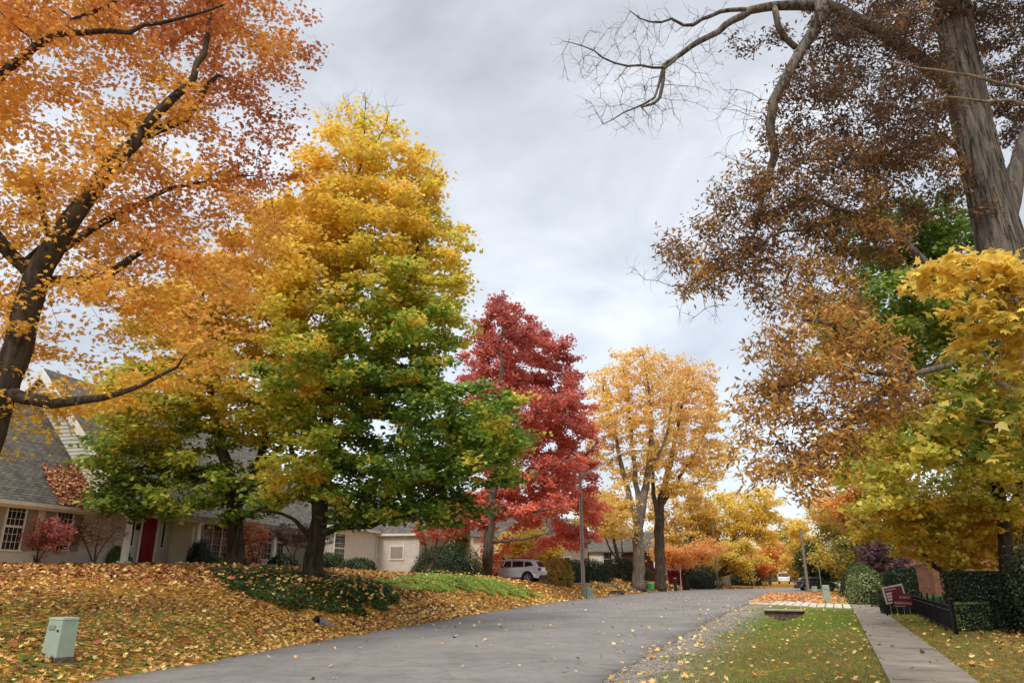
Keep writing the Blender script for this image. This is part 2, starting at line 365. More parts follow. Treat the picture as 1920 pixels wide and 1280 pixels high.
# masks: red = leaf cover, green = gravel, blue = dry/brown grass
dlG = pdist(GX, GY, RLs).reshape(GX.shape); drG = -pdist(GX, GY, RRs).reshape(GX.shape)
relG = (GX-SW0[0])*swn[0]+(GY-SW0[1])*swn[1]
alG = (GX-CUL[0])*swd[0]+(GY-CUL[1])*swd[1]
leafm = np.where(dlG > -.2, .9-.35*sstep(9, 5, np.hypot(GX+10, GY-14)), 0.0)
leafm = np.where(drG > 0, .12+.75*sstep(8.5, 10, alG)*(1-sstep(-2, -.5, relG)), leafm)
leafm = np.where(relG > SWW/2, .30+.35*sstep(2, 5, relG), leafm)
grav = np.where((drG > -.3) & (alG < 8), 1-sstep(.6, 2.2, drG+.35*vn(GX, GY, 1.9)), 0)*sstep(9, 5, alG)
dry = np.where(drG > 0, .25+.6*sstep(-6, -20, alG), .3)
def ground_material():
    m, t, mk, L = nodes('lawn_ground')
    o = mk('ShaderNodeOutputMaterial'); b = mk('ShaderNodeBsdfPrincipled', i_Roughness=.95); b.inputs['Specular IOR Level'].default_value = .1
    at = mk('ShaderNodeAttribute', attribute_name='mask'); sp = mk('ShaderNodeSeparateColor'); L(at.outputs['Color'], sp.inputs[0])
    tcn = mk('ShaderNodeTexCoord')
    nf = mk('ShaderNodeTexNoise', i_Scale=22.0, i_Detail=4, i_Roughness=.7); nb = mk('ShaderNodeTexNoise', i_Scale=.8, i_Detail=5)
    for n in (nf, nb): L(tcn.outputs['Object'], n.inputs['Vector'])
    g = mk('ShaderNodeValToRGB'); ramp(g, [(.3, S(52, 66, 22)), (.55, S(92, 118, 38)), (.75, S(128, 148, 56))]); L(nf.outputs['Fac'], g.inputs[0])
    d = mk('ShaderNodeValToRGB'); ramp(d, [(.3, S(86, 74, 40)), (.7, S(140, 122, 68))]); L(nf.outputs['Fac'], d.inputs[0])
    mathb = mk('ShaderNodeMath', operation='MULTIPLY_ADD'); L(nb.outputs['Fac'], mathb.inputs[0]); mathb.inputs[1].default_value = 1.6; mathb.inputs[2].default_value = -.8
    ab = mk('ShaderNodeMath', operation='ADD', use_clamp=True); L(mathb.outputs[0], ab.inputs[0]); L(sp.outputs[2], ab.inputs[1])
    mix1 = mk('ShaderNodeMix', data_type='RGBA'); L(ab.outputs[0], mix1.inputs[0]); L(g.outputs[0], mix1.inputs[6]); L(d.outputs[0], mix1.inputs[7])
    # leaf carpet: cell-sized flakes
    vo = mk('ShaderNodeTexVoronoi', i_Scale=11.0); L(tcn.outputs['Object'], vo.inputs['Vector'])
    wn = mk('ShaderNodeTexWhiteNoise', noise_dimensions='3D'); L(vo.outputs['Position'], wn.inputs['Vector'])
    lr = mk('ShaderNodeValToRGB'); ramp(lr, [(.0, S(92, 62, 30)), (.3, S(150, 100, 46)), (.6, S(186, 132, 56)), (.85, S(206, 160, 70)), (1, S(120, 60, 36))]); L(wn.outputs['Value'], lr.inputs[0])
    w2 = mk('ShaderNodeSeparateColor'); L(wn.outputs['Color'], w2.inputs[0])
    lt = mk('ShaderNodeMath', operation='LESS_THAN'); L(w2.outputs[1], lt.inputs[0]); L(sp.outputs[0], lt.inputs[1])
    mix2 = mk('ShaderNodeMix', data_type='RGBA'); L(lt.outputs[0], mix2.inputs[0]); L(mix1.outputs[2], mix2.inputs[6]); L(lr.outputs[0], mix2.inputs[7])
    gvv = mk('ShaderNodeTexVoronoi', i_Scale=45.0); L(tcn.outputs['Object'], gvv.inputs['Vector'])
    gw = mk('ShaderNodeTexWhiteNoise'); L(gvv.outputs['Position'], gw.inputs['Vector'])
    gr = mk('ShaderNodeValToRGB'); ramp(gr, [(0, S(84, 78, 70)), (.5, S(136, 128, 116)), (1, S(176, 168, 156))]); L(gw.outputs['Value'], gr.inputs[0])
    mix3 = mk('ShaderNodeMix', data_type='RGBA'); L(sp.outputs[1], mix3.inputs[0]); L(mix2.outputs[2], mix3.inputs[6]); L(gr.outputs[0], mix3.inputs[7])
    L(mix3.outputs[2], b.inputs['Base Color'])
    bp = mk('ShaderNodeBump', i_Strength=.5, i_Distance=.04); L(nf.outputs['Fac'], bp.inputs['Height']); L(bp.outputs[0], b.inputs['Normal'])
    L(b.outputs[0], o.inputs[0]); return m
gmat = ground_material()
gr = grid_mesh('ground', GX, GY, GZ, gmat); tag(gr, kind='structure')
at = gr.data.attributes.new('mask', 'FLOAT_COLOR', 'POINT')
at.data.foreach_set('color', np.c_[leafm.ravel(), grav.ravel(), dry.ravel(), np.ones(GX.size)].astype(np.float32).ravel())
gr.data.polygons.foreach_set('use_smooth', np.ones(len(gr.data.polygons), bool))

# road: a cambered strip with a slightly ragged edge
def asphalt():
    m, t, mk, L = nodes('asphalt')
    o = mk('ShaderNodeOutputMaterial'); b = mk('ShaderNodeBsdfPrincipled', i_Roughness=.85); b.inputs['Specular IOR Level'].default_value = .25
    tcn = mk('ShaderNodeTexCoord'); nf = mk('ShaderNodeTexNoise', i_Scale=90.0, i_Detail=3, i_Roughness=.7); nb = mk('ShaderNodeTexNoise', i_Scale=.35, i_Detail=5, i_Roughness=.6)
    nm = mk('ShaderNodeTexNoise', i_Scale=3.0, i_Detail=5, i_Roughness=.65)
    for n in (nf, nb, nm): L(tcn.outputs['Object'], n.inputs['Vector'])
    r = mk('ShaderNodeValToRGB'); ramp(r, [(.25, S(86, 82, 78)), (.5, S(126, 121, 116)), (.78, S(170, 164, 156))]); L(nf.outputs['Fac'], r.inputs[0])
    r2 = mk('ShaderNodeValToRGB'); ramp(r2, [(.3, (.76, .76, .77)), (.5, (1, 1, 1)), (.7, (1.16, 1.14, 1.1))]); L(nb.outputs['Fac'], r2.inputs[0])
    r3 = mk('ShaderNodeValToRGB'); ramp(r3, [(.32, (.80, .80, .80)), (.5, (1, 1, 1)), (.7, (1.08, 1.07, 1.05))]); L(nm.outputs['Fac'], r3.inputs[0])
    mx = mk('ShaderNodeMix', data_type='RGBA', blend_type='MULTIPLY'); mx.inputs[0].default_value = 1; L(r.outputs[0], mx.inputs[6]); L(r2.outputs[0], mx.inputs[7])
    mx2 = mk('ShaderNodeMix', data_type='RGBA', blend_type='MULTIPLY'); mx2.inputs[0].default_value = 1; L(mx.outputs[2], mx2.inputs[6]); L(r3.outputs[0], mx2.inputs[7])
    # fine cracks
    vo = mk('ShaderNodeTexVoronoi', feature='DISTANCE_TO_EDGE', i_Scale=.32); mpn = mk('ShaderNodeMapping')
    ds = mk('ShaderNodeMix', data_type='RGBA', blend_type='ADD'); ds.inputs[0].default_value = .6; L(tcn.outputs['Object'], ds.inputs[6]); L(nm.outputs['Color'], ds.inputs[7]); L(ds.outputs[2], vo.inputs['Vector'])
    lt = mk('ShaderNodeMath', operation='LESS_THAN'); L(vo.outputs['Distance'], lt.inputs[0]); lt.inputs[1].default_value = .007
    mk2 = mk('ShaderNodeMath', operation='MULTIPLY'); L(lt.outputs[0], mk2.inputs[0]); mk2.inputs[1].default_value = .22
    mx3 = mk('ShaderNodeMix', data_type='RGBA'); L(mk2.outputs[0], mx3.inputs[0]); L(mx2.outputs[2], mx3.inputs[6]); mx3.inputs[7].default_value = (.05, .05, .05, 1)
    L(mx3.outputs[2], b.inputs['Base Color'])
    bp = mk('ShaderNodeBump', i_Strength=.35, i_Distance=.01); L(nf.outputs['Fac'], bp.inputs['Height']); L(bp.outputs[0], b.inputs['Normal'])
    L(b.outputs[0], o.inputs[0]); return m
n_r = 900
ra, rb = resample(RL, n_r), resample(RR, n_r)
rng = np.random.default_rng(3)
t = np.linspace(0, 1, 11)
jit = np.convolve(rng.normal(0, .2, n_r+8), np.ones(5)/5, 'same')[4:-4]
dirn = (rb-ra)/np.linalg.norm(rb-ra, axis=1)[:, None]
rb2 = rb+dirn*jit[:, None]*.8; ra2 = ra+dirn*np.roll(jit, 77)[:, None]*.8
RX = ra2[:, None, 0]*(1-t)+rb2[:, None, 0]*t; RY = ra2[:, None, 1]*(1-t)+rb2[:, None, 1]*t
RZ = .02+.05*(1-(2*t-1)**2)[None, :]+0*RX
RX = np.c_[RX[:, :1], RX, RX[:, -1:]]; RY = np.c_[RY[:, :1], RY, RY[:, -1:]]; RZ = np.c_[RZ[:, :1]*0-.08, RZ, RZ[:, :1]*0-.08]
rd = grid_mesh('road', RX, RY, RZ, asphalt()); tag(rd, kind='structure')
def roadz(x, y): return .05

# pavement slabs
mb = MB(); k = -8
while k < 62:
    s0, s1 = k*1.52+.018, (k+1)*1.52-.018; tl = random.uniform(-.004, .004)
    q = [SW0+swd*s+swn*o for s, o in ((s0, -SWW/2), (s0, SWW/2), (s1, SWW/2), (s1, -SWW/2))]
    V = [(*p, -.05) for p in q]+[(*p, .035+tl+random.uniform(-.003, .003)) for p in q]
    mb.add(V, [(4, 7, 6, 5), (0, 4, 5, 1), (1, 5, 6, 2), (2, 6, 7, 3), (3, 7, 4, 0)]) ; k += 1
sw = mb.build('pavement', simple('pavement_concrete', S(156, 143, 126), S(112, 102, 90), .92, 1.3, .2, detail=14)); tag(sw, kind='structure')
for f in sw.data.polygons: pass

# paver path across the verge
pa = SW0+swd*((CUL-SW0)@swd+3.1)-swn*(SWW/2+.05)
pe = G(1408, 1132)[:2]; pv = pe-pa; pl = np.linalg.norm(pv); pv /= pl; pn = swd
mb = MB(); x = 0
while x < pl+5.0:
    for r in range(10):
        o0 = r*.62+(.0 if r % 2 else 0); a = x+.04+random.uniform(-.02, .02)
        q = [pa+pv*(a+dx)+pn*(o0+dy) for dx, dy in ((0, 0), (.5, 0), (.5, .56), (0, .56))]
        zt = .05+random.uniform(-.008, .008)
        if -pdist(q[0][0], q[0][1], RRs)[0] < .12: continue
        V = [(*p, -.1) for p in q]+[(*p, zt) for p in q]
        mb.add(V, [(4, 5, 6, 7), (0, 1, 5, 4), (1, 2, 6, 5), (2, 3, 7, 6), (3, 0, 4, 7)])
    x += .6
pvo = mb.build('path', M['paver']); tag(pvo, kind='structure')
#__PART2__
# ---------------------------------------------------------------- leaves
TM = {
 'maple': np.array([(0, 0, 0), (.22, -.06, -.03), (.5, .1, -.12), (.3, .26, 0), (.6, .56, -.14), (.25, .52, 0), (0, 1, -.1), (-.25, .52, 0), (-.6, .56, -.14), (-.3, .26, 0), (-.5, .1, -.12), (-.22, -.06, -.03)]),
 'hex': np.array([(0, 0, 0), (.5, .14, -.1), (.38, .6, -.08), (0, 1, -.06), (-.38, .6, -.08), (-.5, .14, -.1)]),
 'quad': np.array([(0, 0, 0), (.45, .45, -.12), (0, 1, 0), (-.45, .45, -.12)]),
 'lance': np.array([(0, 0, 0), (.17, .45, -.05), (.03, 1, .12), (-.17, .45, -.05)]),
 'curl': np.array([(0, 0, 0), (.5, .25, .22), (.35, .8, .1), (0, 1, .25), (-.45, .6, .2), (-.35, .1, .05)]),
 'mcurl': np.array([(0, 0, 0), (.25, -.04, .03), (.5, .12, .2), (.28, .28, .04), (.6, .56, .24), (.22, .54, .05), (0, 1, .2), (-.22, .54, .05), (-.6, .56, .18), (-.28, .28, .04), (-.5, .12, .2), (-.25, -.04, .03)]),
 'blade': np.array([(-.05, 0, 0), (.05, 0, 0), (.03, 1, .25)]),
}
DSAT, LGAIN, YSH = .92, 1.12, .17
def leafcloud(name, pos, size, col, tmpl, mat, parent=None, tilt=.7, droop=.4, rng=None, up=None):
    rng = rng or np.random.default_rng(1); n = len(pos); T = TM[tmpl]
    nn = np.zeros((n, 3)); nn[:, 2] = 1
    if up is not None: nn = up.copy()
    nn = nn+rng.normal(0, tilt, (n, 3)); nn /= np.linalg.norm(nn, axis=1)[:, None]
    a = rng.uniform(0, 2*np.pi, n); t = np.c_[np.cos(a), np.sin(a), -droop*np.ones(n)+rng.normal(0, .15, n)]
    t -= nn*(t*nn).sum(1)[:, None]; t /= np.linalg.norm(t, axis=1)[:, None]+1e-9
    b = np.cross(t, nn)
    col = np.clip(col, 0, 1); col = col+np.array([0, YSH if mat is M['leaf'] else .03, .01])*np.clip(col[:, :1]-col[:, 1:2], 0, 1); lum = col@np.array([.3, .6, .1]); col = (col*DSAT+lum[:, None]*(1-DSAT))*LGAIN
    s = np.asarray(size)*np.ones(n)
    V = pos[:, None]+s[:, None, None]*(b[:, None]*T[None, :, 0:1]*rng.uniform(.8, 1.15, (n, 1, 1))+t[:, None]*T[None, :, 1:2]+nn[:, None]*T[None, :, 2:3])
    k = len(T); F = np.arange(n*k).reshape(n, k)
    return numpy_mesh(name, V.reshape(-1, 3), F, mat, parent, col)
def grass_blades(name, pos, h, col, rng, parent=None, mat=None):
    n = len(pos); a = rng.uniform(0, 2*np.pi, n); wv = np.c_[np.cos(a), np.sin(a), np.zeros(n)]*.005*rng.uniform(.7, 1.6, (n, 1))
    lean = np.c_[rng.normal(0, .35, (n, 2)), np.ones(n)]; tip = lean*np.asarray(h)[:, None]
    V = np.stack([pos-wv, pos+wv, pos+tip], 1).reshape(-1, 3)
    return numpy_mesh(name, V, np.arange(n*3).reshape(n, 3), mat or M['blade'], parent, col)
def pal(stops, t):
    t = np.clip(t, 0, 1); p = [s[0] for s in stops]; c = np.array([S(*s[1]) for s in stops])
    return np.stack([np.interp(t, p, c[:, i]) for i in range(3)], 1)
def n3(p, s, k=0):
    x, y, z = (p*s).T
    return (np.sin(x+1.3*y+k)*np.cos(z*1.2+.5*k)+np.sin(y*1.7-z*.9+2*k)*.7+np.cos(x*1.9+z*1.5+k*.3)*.6+np.sin(x*3.1+y*2.7+z*3.3+k)*.4)/2.7

# ---------------------------------------------------------------- trees: space colonisation inside a crown volume
def densify(poly, step):
    P0 = np.array([p[:3] for p in poly]); r = np.array([p[3] for p in poly])
    d = np.r_[0, np.cumsum(np.linalg.norm(np.diff(P0, axis=0), axis=1))]; n = max(2, int(d[-1]/step)+1); t = np.linspace(0, d[-1], n)
    return np.stack([np.interp(t, d, P0[:, i]) for i in range(3)], 1), np.interp(t, d, r)
def sample_blobs(blobs, n, rng, clump=.0, cs=1.2):
    vol = np.array([b[1][0]*b[1][1]*b[1][2]*(b[3] if len(b) > 3 else 1) for b in blobs]); pr = vol/vol.sum()
    w = rng.choice(len(blobs), n, p=pr); u = rng.normal(size=(n, 3)); u /= np.linalg.norm(u, axis=1)[:, None]; u *= (rng.uniform(.02, 1, n)**(1/2.6))[:, None]
    C_ = np.array([b[0] for b in blobs]); Rr = np.array([b[1] for b in blobs]); fl = np.array([b[2] for b in blobs])
    p = C_[w]+u*Rr[w]*(1+.20*n3(u*2.2+C_[w]*.3, 2.0, 1)+.12*n3(u, 9.0, 4))[:, None]
    if clump:
        keep = n3(p, cs, 3) > -clump; p, w = p[keep], w[keep]
    return p, fl[w]
def grow(polys, blobs, nattr, step=.5, kill=.8, infl=99, seed=0, maxit=90, clump=.45, cs=1.2, tropism=.05):
    rng = np.random.default_rng(seed)
    pos = []; par = []; rad = []
    for pl_ in polys:
        p, r = densify(pl_, step)
        if pos:
            q = np.array(pos); j = int(((q-p[0])**2).sum(1).argmin()); root = j
            if np.linalg.norm(q[j]-p[0]) < step*.6: p, r = p[1:], r[1:]
        else: root = -1
        for a, b in zip(p, r): pos.append(a+rng.normal(0, step*.06, 3)); par.append(root); rad.append(b); root = len(pos)-1
    A, fl = sample_blobs(blobs, nattr, rng, clump, cs)
    pos = np.array(pos); nman = len(pos); leaf = np.zeros(nman)
    def nearest(A, Q, off):
        d = np.full(len(A), 1e18); k = np.zeros(len(A), int)
        for s in range(0, len(Q), 400):
            dd = ((A[:, None]-Q[None, s:s+400])**2).sum(2); j = dd.argmin(1); v = dd[np.arange(len(A)), j]; m = v < d; d[m] = v[m]; k[m] = j[m]+s+off
        return d, k
    d, k = nearest(A, pos, 0); P_, PR, LF = [pos], list(par), [leaf]
    allp = pos; count = {}
    for it in range(maxit):
        m = d < infl**2
        if not m.any() or len(A) == 0: break
        ks = k[m]; dirs = A[m]-allp[ks]; dirs /= np.linalg.norm(dirs, axis=1)[:, None]+1e-9
        u, inv = np.unique(ks, return_inverse=True); sm = np.zeros((len(u), 3)); np.add.at(sm, inv, dirs)
        lf = np.zeros(len(u)); cn = np.zeros(len(u)); np.add.at(lf, inv, fl[m]); np.add.at(cn, inv, 1); lf /= cn
        sm /= np.linalg.norm(sm, axis=1)[:, None]+1e-9; sm += rng.normal(0, .16, sm.shape); sm[:, 2] += tropism; sm /= np.linalg.norm(sm, axis=1)[:, None]
        c = np.array([count.get(int(i), 0) for i in u]); ok = c < 4
        if not ok.any(): break
        for i in u[ok]: count[int(i)] = count.get(int(i), 0)+1
        newp = allp[u[ok]]+sm[ok]*step; off = len(allp)
        PR += [int(i) for i in u[ok]]; LF.append(lf[ok]); allp = np.vstack([allp, newp])
        d2, k2 = nearest(A, newp, off); mm = d2 < d; d[mm] = d2[mm]; k[mm] = k2[mm]
        al = d > kill**2
        A, fl, d, k = A[al], fl[al], d[al], k[al]
    leaf = np.concatenate(LF); n = len(allp); par = np.array(PR); hand = np.r_[np.array(rad), np.zeros(n-nman)]
    return allp, par, hand, leaf, nman
def radii(par, hand, tip, expo=2.25, cap=None):
    n = len(par); acc = np.zeros(n); r = np.zeros(n); nch = np.zeros(n, int)
    for i in range(n): 
        if par[i] >= 0: nch[par[i]] += 1
    order = range(n-1, -1, -1)
    for i in order:
        r[i] = tip if acc[i] == 0 else acc[i]**(1/expo)
        if cap is not None: r[i] = min(r[i], cap)
        if hand[i] > 0: r[i] = hand[i]
        if par[i] >= 0: acc[par[i]] += r[i]**expo
    for i in range(n):                       # never thicker than the parent
        if par[i] >= 0 and r[i] > r[par[i]]*.92 and hand[i] == 0: r[i] = r[par[i]]*.92
    return r, nch
def skeleton_mesh(name, pos, par, r, mat, parent, seed=0, minr=0, rough=0):
    rng = np.random.default_rng(seed); n = len(pos); ch = [[] for _ in range(n)]
    for i in range(n):
        if par[i] >= 0: ch[par[i]].append(i)
    mb = MB(); stack = [(0, None)]
    while stack:
        s, p0 = stack.pop(); line = [] if p0 is None else [(pos[p0], min(r[p0]*.7, r[s]*1.15))]
        i = s
        while True:
            line.append((pos[i], r[i]))
            if not ch[i]: break
            c = sorted(ch[i], key=lambda j: -r[j]); nxt = c[0]
            for o in c[1:]:
                if r[o] >= minr: stack.append((o, i))
            i = nxt
            if r[i] < minr: break
        if len(line) < 2: continue
        mr = max(l[1] for l in line); k = 12 if mr > .15 else 7 if mr > .05 else 5 if mr > .02 else 3
        mb.tube([l[0] for l in line], [l[1] for l in line], k, cap=(k > 5))
    return mb.build(name, mat, parent, smooth=True)
def tips(pos, par, r, leaf, rmax, nman, always=False):
    m = (r < rmax) & (leaf > .25); m[:nman] &= always
    return np.where(m)[0]
def PB(u, v, ru, rv, Y, rd, flag=1, w=1):
    # crown lobe seen at (u, v): centre, radii in metres (across, away, up)
    c = P(u, v, Y); _, _, nn = ray(u, v); s = Y*nn/FPX
    return (c, np.array([ru*s*.93, rd, rv*s*.93]), flag, w)
def PL(*pts):
    return [(*P(u, v, Y), r) for u, v, Y, r in pts]
def twiglets(root, pos, par, r, leaf, bark, seed, ln, rmax, k, tr):
    rng = np.random.default_rng(seed+77); mb = MB(); ids = [i for i in range(1, len(pos)) if leaf[i] < .45 and r[i] < rmax and par[i] >= 0]
    for i in ids:
        d0 = pos[i]-pos[par[i]]; d0 /= np.linalg.norm(d0)+1e-9
        for _ in range(k):
            d = d0*.8+rng.normal(0, .55, 3); d /= np.linalg.norm(d); p = pos[i]; pts = [p]; n = 3; ll = ln*rng.uniform(.35, 1.25)
            for q in range(n): d = d+rng.normal(0, .55, 3); d /= np.linalg.norm(d); p = p+d*ll*rng.uniform(.6, 1.2)/n; pts.append(p)
            mb.tube(pts, [tr, tr*.8, tr*.6, tr*.3], 3, cap=False)
    if mb.F: tag(mb.build('twigs', bark, root), kind='stuff')
def SH(bl, dy): return [(b[0]+b[0]/b[0][1]*dy*np.array([1, 1, 0])+np.array([0, 0, (b[0][2]-CAMZ)/b[0][1]*dy]), b[1]*(b[0][1]+dy)/b[0][1], *b[2:]) for b in bl]
def make_tree(kind, label, polys, blobs, nattr, colf, nleaf, lsize, tmpl, bark, seed, step=.5, kill=.8, spread=(.4, .4, .14), tip=.008, group=None,
              clump=.45, cs=1.2, tilt=.6, droop=.4, rleaf=.05, minr=0, cat='tree', base=None, flare=1.35, extra=None, tropism=.05, expo=2.25, twig=True, mat='leaf', cap=None, twl=None, lsf=None):
    b0 = np.array(polys[0][0][:3]) if base is None else np.array(base)
    root = thing(kind, label, cat, b0, group)
    pos, par, hand, leaf, nman = grow(polys, blobs, nattr, step, kill, seed=seed, clump=clump, cs=cs, tropism=tropism)
    r, nch = radii(par, hand, tip, expo, cap)
    h0 = pos[:, 2]-pos[0, 2]; fl = 1+(flare-1)*np.exp(-np.clip(h0, 0, 9)/.35); rr = r*np.where(hand > 0, fl, 1)
    tk = skeleton_mesh('trunk', pos, par, rr, bark, root, seed, minr)
    rng = np.random.default_rng(seed+5)
    ti = tips(pos, par, r, leaf, rleaf, nman)
    if nleaf and len(ti):
        wgt = leaf[ti]; sel = rng.choice(ti, nleaf, p=wgt/wgt.sum())
        cl = rng.normal(0, 1, (len(pos), 3))*np.array(spread)*.5
        p = pos[sel]+cl[sel]+rng.normal(0, 1, (nleaf, 3))*np.array(spread)*.62
        p += (pos[np.maximum(par[sel], 0)]-pos[sel])*rng.uniform(0, 1, (nleaf, 1))
        col = colf(p, rng)
        col = col*(1+rng.normal(0, .12, (nleaf, 1)))*(1+.10*n3(p, 2.3, 9)[:, None])
        sz = lsize*rng.uniform(.65, 1.25, nleaf)
        if lsf: sz = sz*lsf(p)
        lf = leafcloud('crown', p, sz, col, tmpl, M[mat], root, tilt, droop, rng)
    if extra: extra(root, pos, par, rr)
    if twl: twiglets(root, pos, par, rr, leaf, bark, seed, *twl)
    return root
def colfield(stops, f, jitter=.12, ns=.9, na=.22, k=0):
    def g(p, rng):
        t = f(p)+na*n3(p, ns, k)+rng.normal(0, jitter, len(p)); return pal(stops, t)
    return g
def topix(p):
    # photo pixel of world points (used only to look colours of a traced crown up by place)
    x, y, z = p[:, 0], p[:, 1], p[:, 2]-CAMZ; f = y*cP+z*sP; return 960+FPX*x/f, 640-FPX*(-y*sP+z*cP)/f

# --- orange maple, near left
def colA(p, rng):
    x = (p[:, 0]+10)/8.0; z = (p[:, 2]-4)/9.0
    t = .40*x+.50*z+.16+.30*n3(p, .8, 4)+rng.normal(0, .10, len(p))
    return pal([(0, (218, 180, 34)), (.3, (222, 164, 36)), (.62, (218, 144, 42)), (.84, (192, 92, 44)), (1, (170, 70, 46))], t)
bA = P(-40, 1150, 13.0); bA[0] = -11.2; bA[1] = 13.0; bA[2] = hz(bA[0], bA[1])-.1
tA = [(*bA, .33)]+PL((-48, 880, 13.1, .28), (22, 690, 13.0, .255), (70, 510, 12.9, .225), (100, 465, 12.8, .205), (140, 400, 12.7, .175), (205, 315, 12.6, .145), (250, 268, 12.6, .125), (300, 205, 12.7, .10), (350, 168, 12.8, .085), (385, 90, 13, .06), (400, 0, 14.2, .05), (410, -120, 14.5, .03))
polA = [tA,
        PL((85, 525, 13.3, .12), (150, 528, 13.1, .10), (200, 515, 12.9, .09), (245, 485, 12.8, .07), (280, 465, 12.7, .04)),
        PL((240, 275, 13.6, .11), (300, 242, 13.8, .10), (345, 228, 13.9, .08), (388, 165, 14, .06), (405, 140, 14, .045)),
        PL((-2, 735, 13.1, .13), (45, 742, 12.9, .12), (90, 758, 12.7, .11), (150, 752, 12.6, .08), (230, 735, 12.5, .05), (330, 690, 12.4, .03)),
        PL((60, 520, 13.3, .14), (-60, 380, 12.8, .12), (-60, 200, 12.4, .10), (65, 86, 12.2, .08), (112, 62, 12.2, .075), (160, 62, 12.1, .06), (230, 58, 12.1, .05), (330, 36, 12.1, .035), (420, 10, 12.1, .02)),
        PL((112, 62, 12.2, .06), (150, 36, 12.2, .05), (215, 2, 12.3, .04), (300, -60, 12.4, .03)),
        PL((95, 450, 13.3, .07), (75, 390, 13.5, .05), (68, 350, 13.6, .035)),
        PL((115, 470, 13.3, .09), (220, 400, 14.3, .07), (330, 350, 15, .05), (450, 330, 15.6, .03))]
blA = [PB(100, 110, 270, 190, 13, 3), PB(380, 60, 200, 150, 13.8, 2.6), PB(490, 50, 105, 90, 14, 1.8), PB(455, 170, 110, 70, 14, 2), PB(420, 320, 165, 80, 14.3, 2.3), PB(510, 330, 75, 60, 14.3, 1.5),
       PB(250, 400, 210, 130, 13.4, 3), PB(60, 330, 200, 200, 13.2, 3), PB(330, 520, 190, 75, 13.2, 2.4), PB(250, 625, 230, 95, 12.8, 2.2), PB(400, 675, 115, 50, 12.6, 1.4), PB(45, 780, 90, 45, 12.8, 1.3), PB(180, 730, 180, 40, 12.6, 1.4, 1, .7),
       PB(130, 762, 130, 34, 12.4, 1.2, 1, 1.3), PB(40, 820, 70, 34, 12.6, 1, 1, 1.3), PB(60, -140, 330, 170, 13, 3.5, 1, .6), PB(-180, 350, 170, 330, 13, 3, 1, .5), PB(-90, 640, 110, 120, 13, 2, 1, .6), PB(420, 420, 150, 60, 14, 2)]
make_tree('maple_tree', 'large orange maple leaning in from the left edge of the lawn', polA, SH(blA, .9), 6200, colA, 76000, .096, 'maple', M['bark_dark'], 11,
          step=.33, kill=.48, spread=(.34, .34, .10), tip=.005, rleaf=.028, clump=.10, cs=1.7, tilt=.55, tropism=.0)

# --- green and gold maple, right of the pair on the ivy bed
def colC(p, rng):
    u, v = topix(p); z = (p[:, 2]-2)/17; edge = n3(p, .75, 2)
    rt = (p[:, 0]+8)/8
    t = .16+.62*sstep(.30, .85, z)+.26*sstep(690, 560, u)+.22*edge+.50*sstep(.12, .6, n3(p, 1.7, 11))+rng.normal(0, .12, len(p))
    return pal([(0, (74, 102, 26)), (.2, (106, 136, 32)), (.36, (140, 164, 38)), (.52, (192, 184, 42)), (.75, (216, 188, 44)), (1, (224, 180, 46))], t)
bC = P(585, 1086, 28); bC[2] = hz(bC[0], bC[1])-.05
tC = [(*bC, .40)]+PL((586, 1060, 28, .35), (590, 1030, 28, .33), (596, 1000, 28, .33), (600, 930, 28, .3), (606, 860, 28, .25), (615, 760, 28, .21), (622, 640, 28.2, .17), (640, 500, 28.3, .12), (660, 380, 28.3, .08), (682, 270, 28.3, .04), (686, 175, 28.3, .012))
polC = [tC, PL((594, 1005, 28, .17), (640, 985, 27.6, .13), (700, 985, 27.2, .09), (800, 940, 26.8, .06), (900, 860, 26.5, .04)),
        PL((590, 1015, 28, .12), (565, 990, 27.7, .08), (540, 962, 27.5, .06), (500, 955, 27.2, .04)),
        PL((600, 930, 28, .14), (550, 860, 28.6, .1), (520, 740, 29, .06)),
        PL((604, 880, 28, .16), (680, 760, 28.5, .12), (740, 620, 28.8, .08), (780, 480, 29, .05), (800, 350, 29, .02)),
        PL((600, 940, 28, .09), (560, 935, 27.6, .06), (500, 940, 27.2, .04)),
        PL((612, 780, 28, .12), (560, 640, 27.6, .08), (540, 480, 27.5, .05)),
        PL((682, 270, 28.3, .03), (655, 220, 28.3, .015), (645, 185, 28.3, .006)), PL((690, 300, 28.3, .03), (720, 240, 28.2, .015), (736, 200, 28.2, .006)), PL((670, 340, 28.3, .03), (625, 270, 28.2, .015), (615, 205, 28.2, .006)),
        PL((780, 480, 29, .04), (805, 360, 29, .02), (812, 290, 29, .008))]
